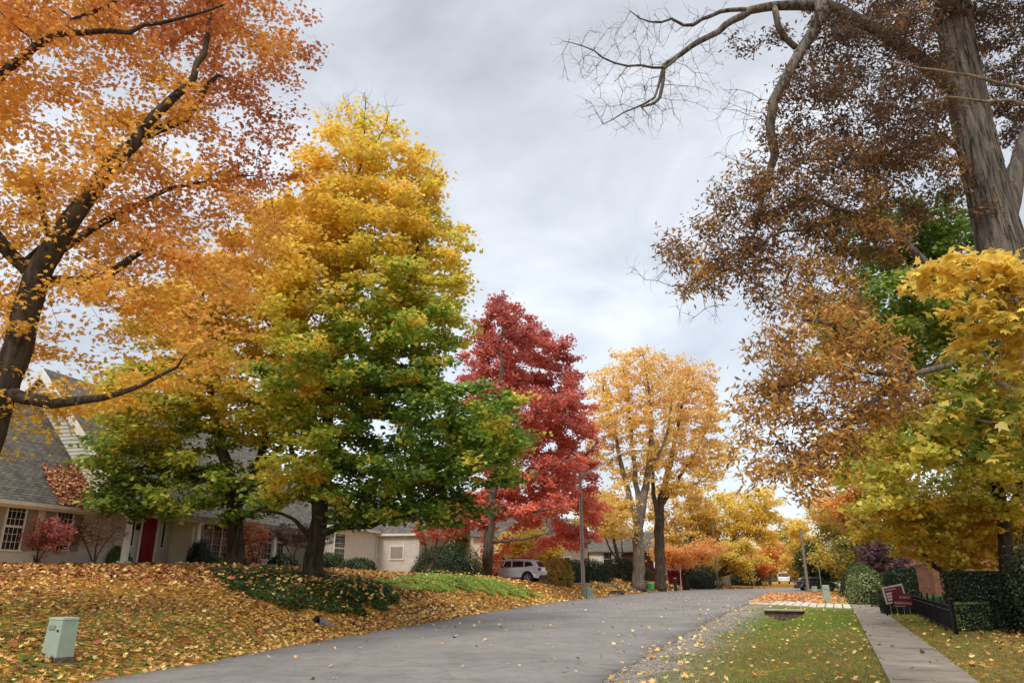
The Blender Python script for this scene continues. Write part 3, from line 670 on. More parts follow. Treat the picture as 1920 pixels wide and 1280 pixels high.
blC = [PB(670, 330, 100, 95, 28.3, 2.8, .8), PB(852, 480, 42, 70, 28.8, 2.2), PB(690, 440, 150, 100, 28.3, 3.5), PB(740, 560, 140, 110, 28.5, 4), PB(690, 690, 180, 110, 28.3, 4.5), PB(590, 560, 100, 160, 28, 4), PB(745, 300, 66, 60, 28.6, 2, .6), PB(800, 380, 42, 75, 29, 2),
       PB(835, 520, 50, 90, 28.8, 2.6), PB(840, 610, 52, 60, 28.6, 3), PB(830, 800, 140, 100, 27.2, 3.6), PB(930, 790, 75, 85, 26.6, 2.6), PB(900, 880, 100, 50, 26.5, 2.5), PB(780, 900, 150, 70, 26.6, 3), PB(640, 870, 130, 80, 27.5, 3.5), PB(640, 955, 70, 30, 26.5, 2, 1, .8), PB(760, 965, 130, 30, 26.4, 2, 1, .8),
       PB(840, 975, 60, 30, 26.5, 1.6), PB(560, 720, 90, 110, 27.6, 4), PB(610, 400, 60, 90, 28, 2.6), PB(548, 430, 62, 105, 28, 2.6), PB(600, 310, 50, 56, 28, 1.5, .5), PB(690, 240, 85, 60, 28.3, 1.6, .28, 1.2), PB(640, 250, 45, 50, 28.3, 1.2, .2)]
make_tree('maple_tree', 'tall gold and green maple with forked dark trunk, nearer the road on the ivy', polC, blC, 7000, colC, 112000, .165, 'hex', M['bark_dark'], 12,
          step=.45, kill=.62, spread=(.42, .42, .13), tip=.007, rleaf=.04, clump=.2, cs=1.5, tilt=.5, droop=.5, tropism=.06, twl=(.75, .05, 3, .008))

# --- its left-hand neighbour
def colB(p, rng):
    z = (p[:, 2]-3)/11
    t = .16+.85*z-.25*(-(p[:, 0]+12))/5*.4+.25*n3(p, .8, 6)+rng.normal(0, .13, len(p))
    return pal([(0, (72, 98, 28)), (.2, (108, 136, 34)), (.4, (156, 166, 40)), (.58, (200, 182, 42)), (.8, (218, 176, 44)), (1, (220, 164, 46))], t)
bB = P(440, 1065, 30.5); bB[2] = hz(bB[0], bB[1])-.05
tB = [(*bB, .42)]+PL((440, 1035, 30.5, .35), (440, 960, 30.5, .33), (432, 900, 30.5, .28), (415, 840, 30.5, .22), (395, 740, 30.6, .16), (385, 620, 30.6, .1), (380, 500, 30.6, .05))
polB = [tB, PL((441, 950, 30.5, .24), (470, 900, 30.8, .22), (492, 850, 31, .18), (505, 740, 31.4, .12), (520, 600, 31.6, .08), (525, 480, 31.6, .04)),
        PL((436, 930, 30.5, .14), (390, 890, 30, .1), (320, 870, 29.5, .07), (230, 880, 29.2, .04)), PL((480, 880, 30.8, .1), (540, 820, 30.6, .07), (570, 760, 30.5, .04)), PL((436, 940, 30.5, .1), (400, 950, 29.8, .07), (300, 960, 29.2, .04)), PL((443, 975, 30.5, .1), (500, 950, 30, .07), (540, 930, 29.8, .04))]
blB = [PB(380, 600, 130, 100, 30.6, 3.6), PB(480, 560, 90, 130, 31, 3.6), PB(330, 760, 150, 90, 30, 3.6), PB(480, 740, 90, 110, 31, 3.6), PB(260, 860, 95, 80, 29.6, 3), PB(410, 900, 120, 50, 29.6, 2.6), PB(300, 950, 110, 32, 29.2, 2.4, 1, .9), PB(222, 925, 62, 52, 29, 2), PB(270, 790, 85, 40, 30, 2.6), PB(520, 440, 70, 70, 31, 2.6), PB(430, 960, 90, 26, 29, 1.6)]
make_tree('maple_tree', 'broad gold and green maple with low spreading crown in front of the french windows', polB, blB, 4200, colB, 58000, .172, 'hex', M['bark_dark'], 13,
          step=.45, kill=.62, spread=(.42, .42, .12), tip=.007, rleaf=.04, clump=.2, cs=1.5, tilt=.5, droop=.5)

# --- crimson tree behind the silver car
def colD(p, rng):
    z = (p[:, 2]-3)/18
    t = .40+.45*z+.30*n3(p, .55, 8)+rng.normal(0, .12, len(p))
    return pal([(0, (232, 128, 84)), (.2, (226, 80, 80)), (.5, (208, 60, 76)), (.8, (192, 58, 80)), (1, (178, 68, 90))], t)
bD = P(912, 1079, 56.5); bD[2] = hz(bD[0], bD[1])-.05
tD = [(*bD, .42)]+PL((915, 1040, 53.5, .37), (920, 950, 53.5, .33), (930, 850, 53.5, .26), (938, 740, 53.5, .18), (942, 640, 53.5, .1), (942, 555, 53.5, .03))
polD = [tD, PL((922, 940, 53.5, .16), (980, 965, 52.5, .1), (1050, 950, 52.0, .05)), PL((918, 1015, 53.5, .14), (970, 1012, 52.5, .09), (1030, 1000, 52.0, .05)), PL((920, 985, 53.5, .12), (870, 965, 52.5, .07), (840, 960, 52.5, .04)), PL((932, 830, 53.5, .14), (1000, 780, 53.5, .09), (1060, 740, 53.5, .04)), PL((922, 930, 53.5, .12), (1010, 880, 53.5, .09), (1080, 860, 53.5, .04))]
blD = [PB(940, 640, 66, 96, 48, 3.4), PB(1036, 668, 46, 58, 54, 2.8), PB(900, 700, 50, 90, 48, 3), PB(1000, 690, 84, 80, 54, 3.4), PB(1050, 730, 62, 80, 55, 2.8), PB(1075, 800, 50, 70, 55, 3), PB(1020, 790, 90, 80, 52, 4), PB(950, 800, 100, 110, 48, 4.5), PB(1055, 880, 80, 70, 55, 3.6), PB(1080, 960, 64, 62, 55, 3), PB(980, 940, 110, 55, 47, 3.6), PB(1060, 1015, 66, 30, 55, 2.4), PB(880, 960, 60, 50, 47, 2.6), PB(1000, 978, 60, 18, 50, 2, 1, .6)]
make_tree('red_tree', 'tall crimson tree standing at the front of the silver car', polD, SH(blD, 9), 4600, colD, 92000, .21, 'hex', M['bark_mid'], 14, step=.5, kill=.7, spread=(.45, .45, .2), tip=.010, rleaf=.05, clump=.15, cs=1.1, tilt=.7)

# --- the two great orange trees
def colE(p, rng):
    z = (p[:, 2]-6)/16
    t = .35+.25*z+.30*n3(p, .5, 12)+rng.normal(0, .12, len(p))
    return pal([(0, (226, 188, 74)), (.35, (228, 186, 92)), (.7, (220, 174, 104)), (1, (206, 162, 116))], t)
bE = P(1197, 1089, 78); bE[2] = hz(bE[0], bE[1])-.05; bE2 = P(1237, 1092, 84); bE2[2] = hz(bE2[0], bE2[1])-.05
E1 = [[(*bE, .66)]+PL((1197, 1050, 78.0, 0.615), (1196, 990, 78.0, 0.550), (1200, 965, 78.0, 0.506), (1216, 880, 78.0, 0.330), (1222, 800, 78.0, 0.242), (1215, 720, 78.0, 0.132), (1205, 655, 78.0, 0.044)),
      PL((1196, 985, 78.0, 0.374), (1180, 930, 78.0, 0.308), (1165, 870, 78.0, 0.242), (1150, 800, 78.0, 0.154), (1130, 720, 78.0, 0.066)), PL((1199, 960, 78.0, 0.330), (1190, 880, 78.0, 0.242), (1180, 780, 78.0, 0.143), (1175, 700, 78.0, 0.055)), PL((1215, 890, 78.0, 0.220), (1250, 820, 78.0, 0.154), (1262, 740, 78.0, 0.066))]
E2 = [[(*bE2, .6)]+PL((1238, 1050, 84.0, 0.601), (1235, 980, 84.0, 0.553), (1238, 940, 84.0, 0.433), (1256, 870, 84.0, 0.288), (1275, 780, 84.0, 0.180), (1290, 700, 84.0, 0.060)),
      PL((1235, 975, 84.0, 0.337), (1224, 920, 83.4, 0.240), (1225, 860, 82.7, 0.144)), PL((1237, 950, 84.0, 0.312), (1270, 900, 84.0, 0.216), (1310, 840, 84.0, 0.120), (1335, 780, 84.0, 0.060))]
BE1 = [PB(1195, 700, 62, 58, 78.0, 4), PB(1150, 730, 52, 60, 78.0, 4), PB(1170, 790, 80, 55, 78.0, 5), PB(1240, 720, 42, 60, 78.0, 4), PB(1120, 840, 36, 60, 78.0, 3.5, 1, .7), PB(1185, 860, 60, 50, 78.0, 4, 1, .5), PB(1150, 950, 45, 45, 75.6, 3, 1, 1), PB(1140, 985, 38, 30, 75.6, 2.6)]
BE2 = [PB(1290, 715, 55, 52, 84.0, 4), PB(1300, 790, 62, 66, 84.0, 5), PB(1320, 860, 44, 50, 84.0, 4), PB(1260, 850, 60, 50, 82.7, 4), PB(1290, 910, 55, 34, 82.7, 3.5), PB(1330, 740, 22, 44, 84.0, 3)]
make_tree('shade_tree', 'towering amber tree with pale thick trunk, right behind the street lamp', E1, BE1, 5200, colE, 17000, .25, 'hex', M['bark_pale'], 15, step=.7, kill=.85, spread=(.55, .55, .25), tip=.012, rleaf=.045, clump=.1, cs=.8, tilt=.7, tropism=.15)
make_tree('shade_tree', 'towering amber tree with darker trunk just right of the palest trunk', E2, BE2, 4600, colE, 17000, .25, 'hex', M['bark_mid'], 16, step=.7, kill=.85, spread=(.55, .55, .25), tip=.012, rleaf=.045, clump=.1, cs=.8, tilt=.7, tropism=.15)

# --- shaggy-barked hickory, near right
def colH(p, rng):
    low = sstep(9.5, 4.5, p[:, 2])
    t = .10+.55*low+.30*n3(p, 1.6, 5)+rng.normal(0, .18, len(p))
    return pal([(0, (86, 60, 52)), (.3, (116, 78, 58)), (.55, (166, 108, 46)), (.8, (204, 140, 44)), (1, (220, 160, 54))], t)
yH = 11.5
top = PL((1890, 520, yH, .37), (1878, 465, yH, .36), (1850, 350, yH, .33), (1822, 230, yH, .315), (1800, 110, yH, .30), (1785, 0, yH+.1, .28), (1765, -150, yH+.2, .24), (1740, -320, yH+.3, .18))
bH = np.array([top[0][0]+.25, yH, 0]); bH[2] = hz(bH[0], bH[1])-.05
tH = [(*bH, .46), (bH[0]-.05, yH, 1.2, .40)]+top
polH = [tH,
        PL((1885, 420, yH, .18), (1902, 340, yH, .17), (1925, 260, yH, .15), (1960, 150, yH, .1)),
        PL((1808, 185, yH, .16), (1765, 145, yH-.1, .14), (1725, 112, yH-.2, .13), (1640, 50, yH-.3, .115), (1560, 14, yH-.4, .105), (1480, 8, yH-.5, .09), (1410, 18, yH-.5, .075), (1375, 38, yH-.5, .065), (1325, 72, yH-.6, .055), (1290, 90, yH-.6, .05), (1245, 125, yH-.6, .038), (1238, 190, yH-.6, .03), (1205, 200, yH-.6, .018)),
        PL((1410, 18, yH-.5, .045), (1350, 20, yH-.6, .04), (1290, 50, yH-.7, .033), (1262, 35, yH-.7, .026), (1225, 45, yH-.7, .018), (1180, 20, yH-.7, .011)),
        PL((1290, 90, yH-.6, .03), (1245, 130, yH-.7, .026), (1150, 120, yH-.8, .018), (1110, 92, yH-.9, .013), (1065, 80, yH-.9, .008)),
        PL((1245, 125, yH-.6, .03), (1225, 190, yH-.6, .022), (1180, 205, yH-.6, .014), (1130, 235, yH-.6, .008)),
        PL((1780, -30, yH, .16), (1650, -80, yH-.4, .15), (1545, -40, yH-.6, .125), (1540, 30, yH-.7, .115), (1505, 90, yH-.7, .10), (1475, 140, yH-.7, .092), (1450, 190, yH-.7, .085), (1443, 250, yH-.7, .078), (1456, 288, yH-.7, .075), (1440, 340, yH-.7, .05), (1420, 410, yH-.7, .035), (1412, 450, yH-.7, .025), (1350, 500, yH-.7, .015)),
        PL((1455, 30, yH-.6, .06), (1462, 62, yH-.65, .058), (1490, 88, yH-.7, .06)),
        PL((1860, 540, yH, .1), (1790, 540, yH-.2, .09), (1725, 485, yH-.4, .08), (1690, 445, yH-.5, .07), (1640, 412, yH-.6, .06), (1600, 403, yH-.7, .045), (1560, 385, yH-.7, .035), (1510, 370, yH-.7, .025), (1440, 400, yH-.7, .015)),
        PL((1600, 403, yH-.7, .035), (1530, 425, yH-.8, .028), (1450, 438, yH-.9, .02), (1380, 500, yH-.9, .012), (1310, 530, yH-.9, .008)),
        PL((1850, 360, yH, .07), (1770, 250, yH-.3, .05), (1690, 280, yH-.5, .035), (1600, 300, yH-.7, .02)),
        [(bH[0]-.3, yH, 3.4, .08)]+PL((1840, 660, 10.5, .06), (1720, 700, 10, .045), (1660, 735, 9.8, .04), (1590, 790, 9.7, .045), (1530, 860, 9.6, .03), (1480, 880, 9.6, .018)),
        PL((1720, 700, 10, .05), (1600, 640, 9.8, .035), (1520, 590, 9.8, .025), (1470, 640, 9.8, .015)),
        PL((1700, 705, 10, .04), (1560, 690, 9.8, .03), (1450, 730, 9.7, .018), (1400, 790, 9.7, .01))]
blH = [PB(1400, 370, 85, 80, 10.8, 1.1), PB(1300, 460, 80, 60, 10.7, 1), PB(1320, 530, 60, 42, 10.7, .8), PB(1440, 480, 80, 60, 10.8, 1), PB(1540, 350, 120, 95, 10.9, 1.3), PB(1640, 240, 130, 110, 11, 1.4), PB(1650, 110, 110, 80, 11, 1.3), PB(1520, 210, 70, 80, 10.9, 1), PB(1410, 75, 50, 32, 10.9, .5),
       PB(1600, 450, 100, 60, 10.9, 1.1), PB(1530, 560, 100, 55, 10.7, 1.1), PB(1880, 110, 90, 150, 12.2, 1.4, 1, .7), PB(1720, -60, 200, 90, 11.2, 2, 1, .5), PB(1720, 330, 80, 80, 11.2, 1.1, 1, .8),
       PB(1490, 690, 90, 62, 9.8, .9, 1, 1.25), PB(1430, 760, 55, 80, 9.7, .7, 1, 1.25), PB(1400, 850, 42, 50, 9.6, .6, 1, 1.25), PB(1560, 720, 120, 75, 9.9, 1.1, 1, 1.25), PB(1530, 820, 100, 80, 9.8, 1, 1, 1.25), PB(1600, 640, 100, 55, 9.9, 1, 1, 1.25), PB(1660, 760, 90, 75, 10, 1, 1, 1.25), PB(1510, 915, 48, 40, 9.7, .5, 1, 2), PB(1400, 880, 46, 36, 9.6, .5, 1, 2), PB(1440, 620, 50, 30, 9.9, .5, 1, 1.25),
       PB(1200, 130, 150, 100, 10.8, .7, 0, 6), PB(1180, 200, 100, 55, 10.8, .5, 0, 6), PB(1090, 95, 60, 45, 10.6, .4, 0, 6), PB(1300, 60, 110, 60, 10.9, .5, 0, 4), PB(1380, 240, 60, 110, 10.8, .5, 0, 3), PB(1220, 520, 60, 30, 10.7, .4, 0, 4), PB(1310, 590, 70, 28, 10.7, .3, 0, 4)]
def shag(root, pos, par, r):
    # loose vertical plates of bark on the trunk
    rng = np.random.default_rng(4); mb = MB(); nt_ = np.array([p[:3] for p in tH]); rt = np.array([p[3] for p in tH]); zz = nt_[:, 2]
    for _ in range(1000):
        z = rng.uniform(.1, nt_[-1, 2]-1.5); ln = rng.uniform(.45, 1.3); a = rng.uniform(0, 2*np.pi); wd = rng.uniform(.014, .038)
        ring = []
        for q, lift, wq in ((0, rng.uniform(.0, .03), .25), (.45, .006, 1), (1, rng.uniform(.0, .012), .2)):
            zc = z+q*ln; c = np.array([np.interp(zc, zz, nt_[:, 0]), np.interp(zc, zz, nt_[:, 1]), zc]); rr_ = np.interp(zc, zz, rt)+.004+lift
            for s in (-1, 1):
                an = a+s*wd*wq/rr_; ring.append(c+rr_*np.array([math.cos(an), math.sin(an), 0]))
                
        inn = [v-.02*np.array([math.cos(a), math.sin(a), 0]) for v in ring]
        mb.add(ring+inn, [(0, 1, 3, 2), (2, 3, 5, 4), (0, 2, 8, 6), (2, 4, 10, 8), (1, 7, 9, 3), (3, 9, 11, 5), (0, 6, 7, 1), (4, 5, 11, 10)])
    mb.build('bark_plates', M['bark_shag'], root)
make_tree('hickory_tree', 'old hickory with shaggy grey bark and brown leaves at the right edge', polH, blH, 10500, colH, 84000, .098, 'lance', M['bark_shag'], 17, step=.22, kill=.30, spread=(.17, .17, .12), tip=.0042, rleaf=.024,
          clump=.35, cs=2.2, tilt=1.0, droop=.9, extra=shag, tropism=-.02, cap=.09, twl=(.34, .03, 3, .003), lsf=lambda p: 1+.12*sstep(8, 5, p[:, 2]))

# --- green maple behind it
def colG(p, rng):
    z = (p[:, 2]-4)/11
    t = .95-.85*z+.28*n3(p, .9, 7)+rng.normal(0, .14, len(p))
    return pal([(0, (68, 96, 28)), (.3, (98, 126, 34)), (.6, (156, 168, 48)), (1, (210, 186, 54))], t)
bG = P(1884, 1120, 26.5); bG[2] = hz(bG[0], bG[1])-.05
polG = [[(*bG, .27)]+PL((1886, 1030, 26.0, .22), (1880, 960, 26.0, .2), (1860, 860, 26.0, .17), (1820, 720, 26.0, .14), (1780, 580, 26.0, .09), (1740, 440, 26.0, .04)), PL((1870, 900, 26.0, .14), (1780, 820, 25.5, .09), (1680, 800, 25.0, .05)), PL((1840, 780, 26.0, .12), (1720, 680, 26.0, .08), (1620, 620, 26.0, .04)), PL((1884, 1000, 26.0, .12), (1920, 880, 26.0, .09))]
blG = [PB(1690, 450, 110, 78, 23, 2.6), PB(1620, 590, 100, 85, 22.5, 2.6), PB(1760, 600, 150, 100, 23, 3), PB(1790, 480, 60, 90, 23, 2.4), PB(1790, 800, 150, 100, 22, 3), PB(1660, 860, 90, 60, 21.5, 2.4), PB(1880, 880, 80, 90, 22, 2.4), PB(1640, 940, 60, 30, 21, 1.6), PB(1560, 650, 50, 50, 22, 1.6), PB(1880, 720, 80, 120, 23, 2.6)]
make_tree('maple_tree', 'leafy green maple behind the brown hickory, dark trunk beside the tall clipped hedge', polG, SH(blG, 3), 3400, colG, 50000, .165, 'hex', M['bark_dark'], 18, step=.4, kill=.6, spread=(.38, .38, .13), tip=.007, rleaf=.045, clump=.4, tilt=.6)

# --- small many-stemmed yellow maple by the brick pillar
def colK(p, rng):
    t = .55+.35*n3(p, 1.2, 3)+rng.normal(0, .15, len(p)); return pal([(0, (128, 138, 30)), (.35, (184, 160, 30)), (.7, (224, 180, 36)), (1, (226, 170, 50))], t)
bK = P(1797, 1122, 27.5); bK[2] = hz(bK[0], bK[1])-.05
polK = [[(*bK, .17)]+PL((1796, 1080, 27.51, 0.140), (1790, 1040, 27.51, 0.120), (1788, 1000, 27.51, 0.100), (1780, 950, 27.51, 0.060)), PL((1795, 1095, 27.51, 0.100), (1765, 1070, 27.12, 0.085), (1740, 1050, 26.72, 0.070), (1715, 1015, 26.46, 0.050), (1680, 1000, 26.20, 0.035), (1620, 985, 25.55, 0.020)), PL((1794, 1070, 27.51, 0.090), (1800, 1020, 27.77, 0.070), (1840, 980, 27.90, 0.040)), PL((1790, 1045, 27.51, 0.060), (1740, 990, 26.86, 0.040), (1670, 955, 26.20, 0.020), (1590, 920, 24.89, 0.010))]
blK = [PB(1700, 970, 95, 42, 26.59, 1.8), PB(1800, 980, 110, 50, 27.51, 2), PB(1660, 1000, 60, 24, 25.94, 1.2), PB(1880, 1000, 60, 50, 27.51, 1.6), PB(1745, 1035, 80, 22, 26.59, 1.4), PB(1840, 1045, 60, 20, 26.99, 1.3)]
make_tree('maple_tree', 'small many-stemmed yellow maple beside the brick pillar', polK, blK, 1500, colK, 17000, .15, 'maple', M['bark_dark'], 19, step=.3, kill=.42, spread=(.26, .26, .09), tip=.006, rleaf=.035, clump=.4, cs=2, tilt=.55, tropism=0)

# --- near yellow maple leaning in over the right edge
def colM(p, rng):
    u, v = topix(p); t = 1.05-.0016*(v-470)-.0005*(1920-u)+.5*n3(p, 2.6, 3)+rng.normal(0, .16, len(p)); return pal([(0, (82, 118, 36)), (.3, (112, 138, 42)), (.52, (158, 154, 46)), (.75, (206, 170, 52)), (1, (222, 184, 66))], t)
bM = np.array([6.9, 5.6, 0]); bM[2] = hz(*bM[:2])-.05
polM = [[(*bM, .17), (6.9, 5.6, 1.6, .15), (6.7, 5.6, 3, .12), (6.5, 5.6, 5, .08), (6.4, 5.6, 7, .04)],
        [(6.8, 5.6, 2.0, .07)]+PL((2080, 880, 6.5, .04), (1960, 830, 6.5, .028), (1880, 800, 6.5, .018), (1790, 770, 6.5, .01)),
        [(6.7, 5.6, 2.8, .07)]+PL((2080, 600, 6.5, .04), (1950, 560, 6.5, .026), (1850, 530, 6.5, .016), (1760, 510, 6.5, .01)),
        [(6.7, 5.6, 3.4, .06)]+PL((2050, 220, 6.6, .03), (1920, 165, 6.6, .020), (1800, 140, 6.6, .014), (1690, 122, 6.6, .010), (1570, 92, 6.6, .005)),
        [(6.7, 5.6, 3.2, .06)]+PL((2050, 250, 6.6, .03), (1920, 192, 6.6, .022), (1830, 188, 6.6, .015), (1770, 180, 6.6, .009), (1700, 210, 6.6, .005))]
blM = [PB(1810, 515, 105, 34, 5.5, .45), PB(1890, 500, 60, 40, 5.6, .4), PB(1890, 610, 70, 60, 5.5, .5), PB(1850, 640, 80, 30, 5.5, .4), PB(1880, 740, 70, 60, 5.5, .5, 1, .7), PB(1830, 790, 100, 36, 5.5, .4, 1, .6), PB(1890, 860, 60, 50, 5.5, .4, 1, .6), PB(1990, 680, 70, 180, 5.6, .6, 1, .5), 
       PB(1760, 150, 130, 50, 5.6, .4, 0, 1.2), PB(1880, 280, 60, 90, 5.6, .4, 0, 1),]
make_tree('maple_tree', 'near maple with big yellow and green leaves reaching in over the right edge', polM, SH(blM, 1.0), 2100, colM, 4300, .098, 'maple', M['bark_pale'], 20, step=.13, kill=.2, spread=(.11, .11, .05), tip=.0022, rleaf=.012, clump=.25, cs=4, tilt=.5, droop=.6, tropism=0, flare=1.2)
#__PART3__
# ================================================================ part 3: houses, cars, street things, planting
def T(u, v, y0=9, y1=160):
    rx, rz, _ = ray(u, v); Y = np.arange(y0, y1, .15); h = H(rx*Y, Y); z = CAMZ+rz*Y; i = np.where(z < h)[0]
    if len(i) == 0: return np.array([rx*y1, y1, 0])
    return np.array([rx*Y[i[0]], Y[i[0]], h[i[0]]])
def on(u, v, Y):                       # ground point under the photo column u at distance Y
    rx, _, _ = ray(u, v); return np.array([rx*Y, Y, hz(rx*Y, Y)])
def box_uv(o, udir=(1, 0, 0)): return uvwall(o, udir)

# ---------------------------------------------------------------- white house on the left
AL = R(12.0); OU = np.array([math.sin(AL), math.cos(AL), 0]); OW = np.array([-math.cos(AL), math.sin(AL), 0]); O0 = np.array([-18.4, 27.0, 0.0]); HB = 2.02
def hf(u, w_, z): return tuple(O0+OU*u+OW*w_+np.array([0, 0, z]))
def ufor(px, v, w_=0):                 # distance along the facade plane w_ seen in photo column px
    rx, rz, _ = ray(px, v); q = O0+OW*w_; u = (q[0]-rx*q[1])/(rx*OU[1]-OU[0]); Y = (q+OU*u)[1]; return u, CAMZ+rz*Y
house = thing('house', 'long white painted-brick house with grey shingle roofs behind the left lawn', 'house', hf(0, 0, HB))
U1 = ufor(168, 1000)[0]; U2 = ufor(548, 1020)[0]; ZE = 4.62
def slab(name, pts, th, mat, parent, udir=OU):
    # a sloping slab: quad of four points with thickness th downwards
    V = [tuple(p) for p in pts]+[(p[0], p[1], p[2]-th) for p in pts]
    o = rawmesh(name, V, [(0, 1, 2, 3), (7, 6, 5, 4), (0, 4, 5, 1), (1, 5, 6, 2), (2, 6, 7, 3), (3, 7, 4, 0)], mat, parent); uvwall(o, udir); return o
def gableroof(u0, u1, w0, w1, ze, pitch, ov=.35, end=.3):
    wm = (w0+w1)/2; h = (wm-w0)*math.tan(pitch); t = math.tan(pitch)
    a = slab('roof', [hf(u0-end, w0-ov, ze-ov*t), hf(u1+end, w0-ov, ze-ov*t), hf(u1+end, wm, ze+h), hf(u0-end, wm, ze+h)], .16, M['shingle'], house)
    slab('roof', [hf(u0-end, wm+.003, ze+h), hf(u1+end, wm+.003, ze+h), hf(u1+end, w1+ov, ze-ov*t), hf(u0-end, w1+ov, ze-ov*t)], .16, M['shingle'], house)
    return ze+h
# left wing
def wallbox(name, u, wv, z, mat, parent=house):
    o = MB().fbox(hf, u, wv, z).build(name, mat, parent); uvwall(o, OU); return o
wallbox('wall', (-9, U1), (0, 8), (1.2, ZE-.2), M['cream'])
wallbox('plinth', (-9, U1-.02), (-.05, .0), (1.3, 2.55), M['whitebrick'])
PW = R(49)
gableroof(-9, U1, 0, 8, ZE, PW)
wallbox('gutter', (-9.3, U1+.3), (-.50, -.36), (ZE-.52, ZE-.38), M['trim'])
wallbox('fascia', (-9.3, U1+.28), (-.36, .0), (ZE-.60, ZE-.50), M['cream'])
# main block with sided gable end
W0m, W1m = -1.6, 9.2; PM = R(47); ridge = ZE+(W1m-W0m)/2*math.tan(PM)
wallbox('wall', (U1+.001, U2), (.002, W1m), (1.2, ZE+.08), M['whitebrick'])
gb = rawmesh('gable_wall', [hf(U1+.05, W0m, ZE), hf(U1+.05, (W0m+W1m)/2, ridge), hf(U1+.05, W1m, ZE), hf(U1+.35, W0m, ZE), hf(U1+.35, (W0m+W1m)/2, ridge), hf(U1+.35, W1m, ZE)],
             [(0, 1, 2), (5, 4, 3), (0, 3, 4, 1), (1, 4, 5, 2), (2, 5, 3, 0)], M['siding'], house); uvwall(gb, OW)
gableroof(U1+.05, U2+.2, W0m, W1m, ZE+.22, PM, ov=.5, end=.25)
tm = math.tan(PM); WR = (W0m+W1m)/2
slab('rake_board', [hf(U1-.30, W0m-.5, ZE+.18-.5*tm), hf(U1-.18, W0m-.5, ZE+.18-.5*tm), hf(U1-.18, WR, ridge+.20), hf(U1-.30, WR, ridge+.20)], .42, M['trim'], house)
slab('rake_board', [hf(U1-.30, WR+.003, ridge+.20), hf(U1-.18, WR+.003, ridge+.20), hf(U1-.18, W1m+.5, ZE+.18-.5*tm), hf(U1-.30, W1m+.5, ZE+.18-.5*tm)], .42, M['trim'], house)
wallbox('porch_beam', (U1+.1, U2), (-1.55, -1.27), (ZE-.55, ZE-.08), M['trim'])
wallbox('porch_ceiling', (U1+.1, U2), (-1.269, 0), (ZE-.22, ZE-.12), M['trim'])
wallbox('porch_floor', (U1+.1, U2), (-1.7, 0), (1.5, HB+.12), M['concrete'])
for px in (237, 368, 443, 513):
    u, _ = ufor(px, 1020, -1.4); mb = MB(); c0 = np.array(hf(u, -1.4, 0))
    mb.tube([c0+[0, 0, HB+.2], c0+[0, 0, 3.2], c0+[0, 0, ZE-.65]], [.15, .145, .12], 16)
    for z0, s in ((HB+.12, .38), (ZE-.65, .32)): mb.box(c0+[0, 0, z0+.045], (s, s, .09), -AL)
    mb.build('column', M['trim'], house, smooth=False)
def window(u0, u1, z0, z1, wf, cols, rows, sash=False, glass='glass', fr='trim', leaves=1, depth=.06):
    # frame stands proud of the wall at wf (smaller w is outwards)
    t = .06; mb = MB(); a, b = wf-depth, wf
    mb.fbox(hf, (u0-t, u1+t), (a, b), (z1, z1+t)); mb.fbox(hf, (u0-t*1.3, u1+t*1.3), (a-.04, b), (z0-t, z0))
    mb.fbox(hf, (u0-t, u0), (a, b), (z0, z1)); mb.fbox(hf, (u1, u1+t), (a, b), (z0, z1))
    for k in range(1, leaves): 
        uc = u0+(u1-u0)*k/leaves; mb.fbox(hf, (uc-.05, uc+.05), (a+.002, b), (z0, z1))
    if sash: zm = (z0+z1)/2; mb.fbox(hf, (u0, u1), (a+.01, b), (zm-.04, zm+.04))
    for i in range(leaves):
        ua = u0+(u1-u0)*i/leaves; ub = u0+(u1-u0)*(i+1)/leaves
        for c in range(1, cols): uc = ua+(ub-ua)*c/cols; mb.fbox(hf, (uc-.008, uc+.008), (b-.024, b-.014), (z0, z1))
    for r in range(1, rows): zc = z0+(z1-z0)*r/rows; mb.fbox(hf, (u0, u1), (b-.0235, b-.0145), (zc-.008, zc+.008))
    f = mb.build('window', M[fr], house); MB().fbox(hf, (u0, u1), (b-.012, b-.004), (z0, z1)).build('pane', M[glass], f); return f
def pxwin(pa, pb, va, vb, wf, **k):
    ua, _ = ufor(pa, (va+vb)/2, wf); ub, _ = ufor(pb, (va+vb)/2, wf); um = (pa+pb)/2
    z1 = ufor(um, va, wf)[1]; z0 = ufor(um, vb, wf)[1]
    window(ua, ub, z0, z1, wf, **k); return ua, ub, z0, z1
for pa, pb in ((8, 42), (103, 132)):
    ua, ub, z0, z1 = pxwin(pa, pb, 943, 1030, -.002, cols=4, rows=6, sash=True)
    for a, b in ((ua-.55, ua-.12), (ub+.12, ub+.55)): MB().fbox(hf, (a, b), (-.05, -.002), (z0-.05, z1+.1)).build('shutter', M['taupe'], house)
# entrance: red door with white surround and side light
ud, _ = ufor(272, 1030, 0)
MB().fbox(hf, (ud-.62, ud-.5), (-.10, .0), (HB+.12, HB+2.3)).fbox(hf, (ud+.5, ud+.62), (-.10, .0), (HB+.12, HB+2.3)).fbox(hf, (ud-.62, ud+.62), (-.12, .0), (HB+2.3, HB+2.44)).build('door_frame', M['trim'], house)
dr_ = MB().fbox(hf, (ud-.495, ud+.495), (-.06, .0), (HB+.14, HB+2.295)).fbox(hf, (ud-.36, ud-.06), (-.075, -.06), (HB+.35, HB+1.0)).fbox(hf, (ud+.06, ud+.36), (-.075, -.06), (HB+.35, HB+1.0)).fbox(hf, (ud-.36, ud-.06), (-.075, -.06), (HB+1.15, HB+2.1)).fbox(hf, (ud+.06, ud+.36), (-.075, -.06), (HB+1.15, HB+2.1)).build('door', M['reddoor'], house)
MB().box(hf(ud+.42, -.11, HB+1.1), (.06, .06, .06)).build('handle', M['brass'], dr_)
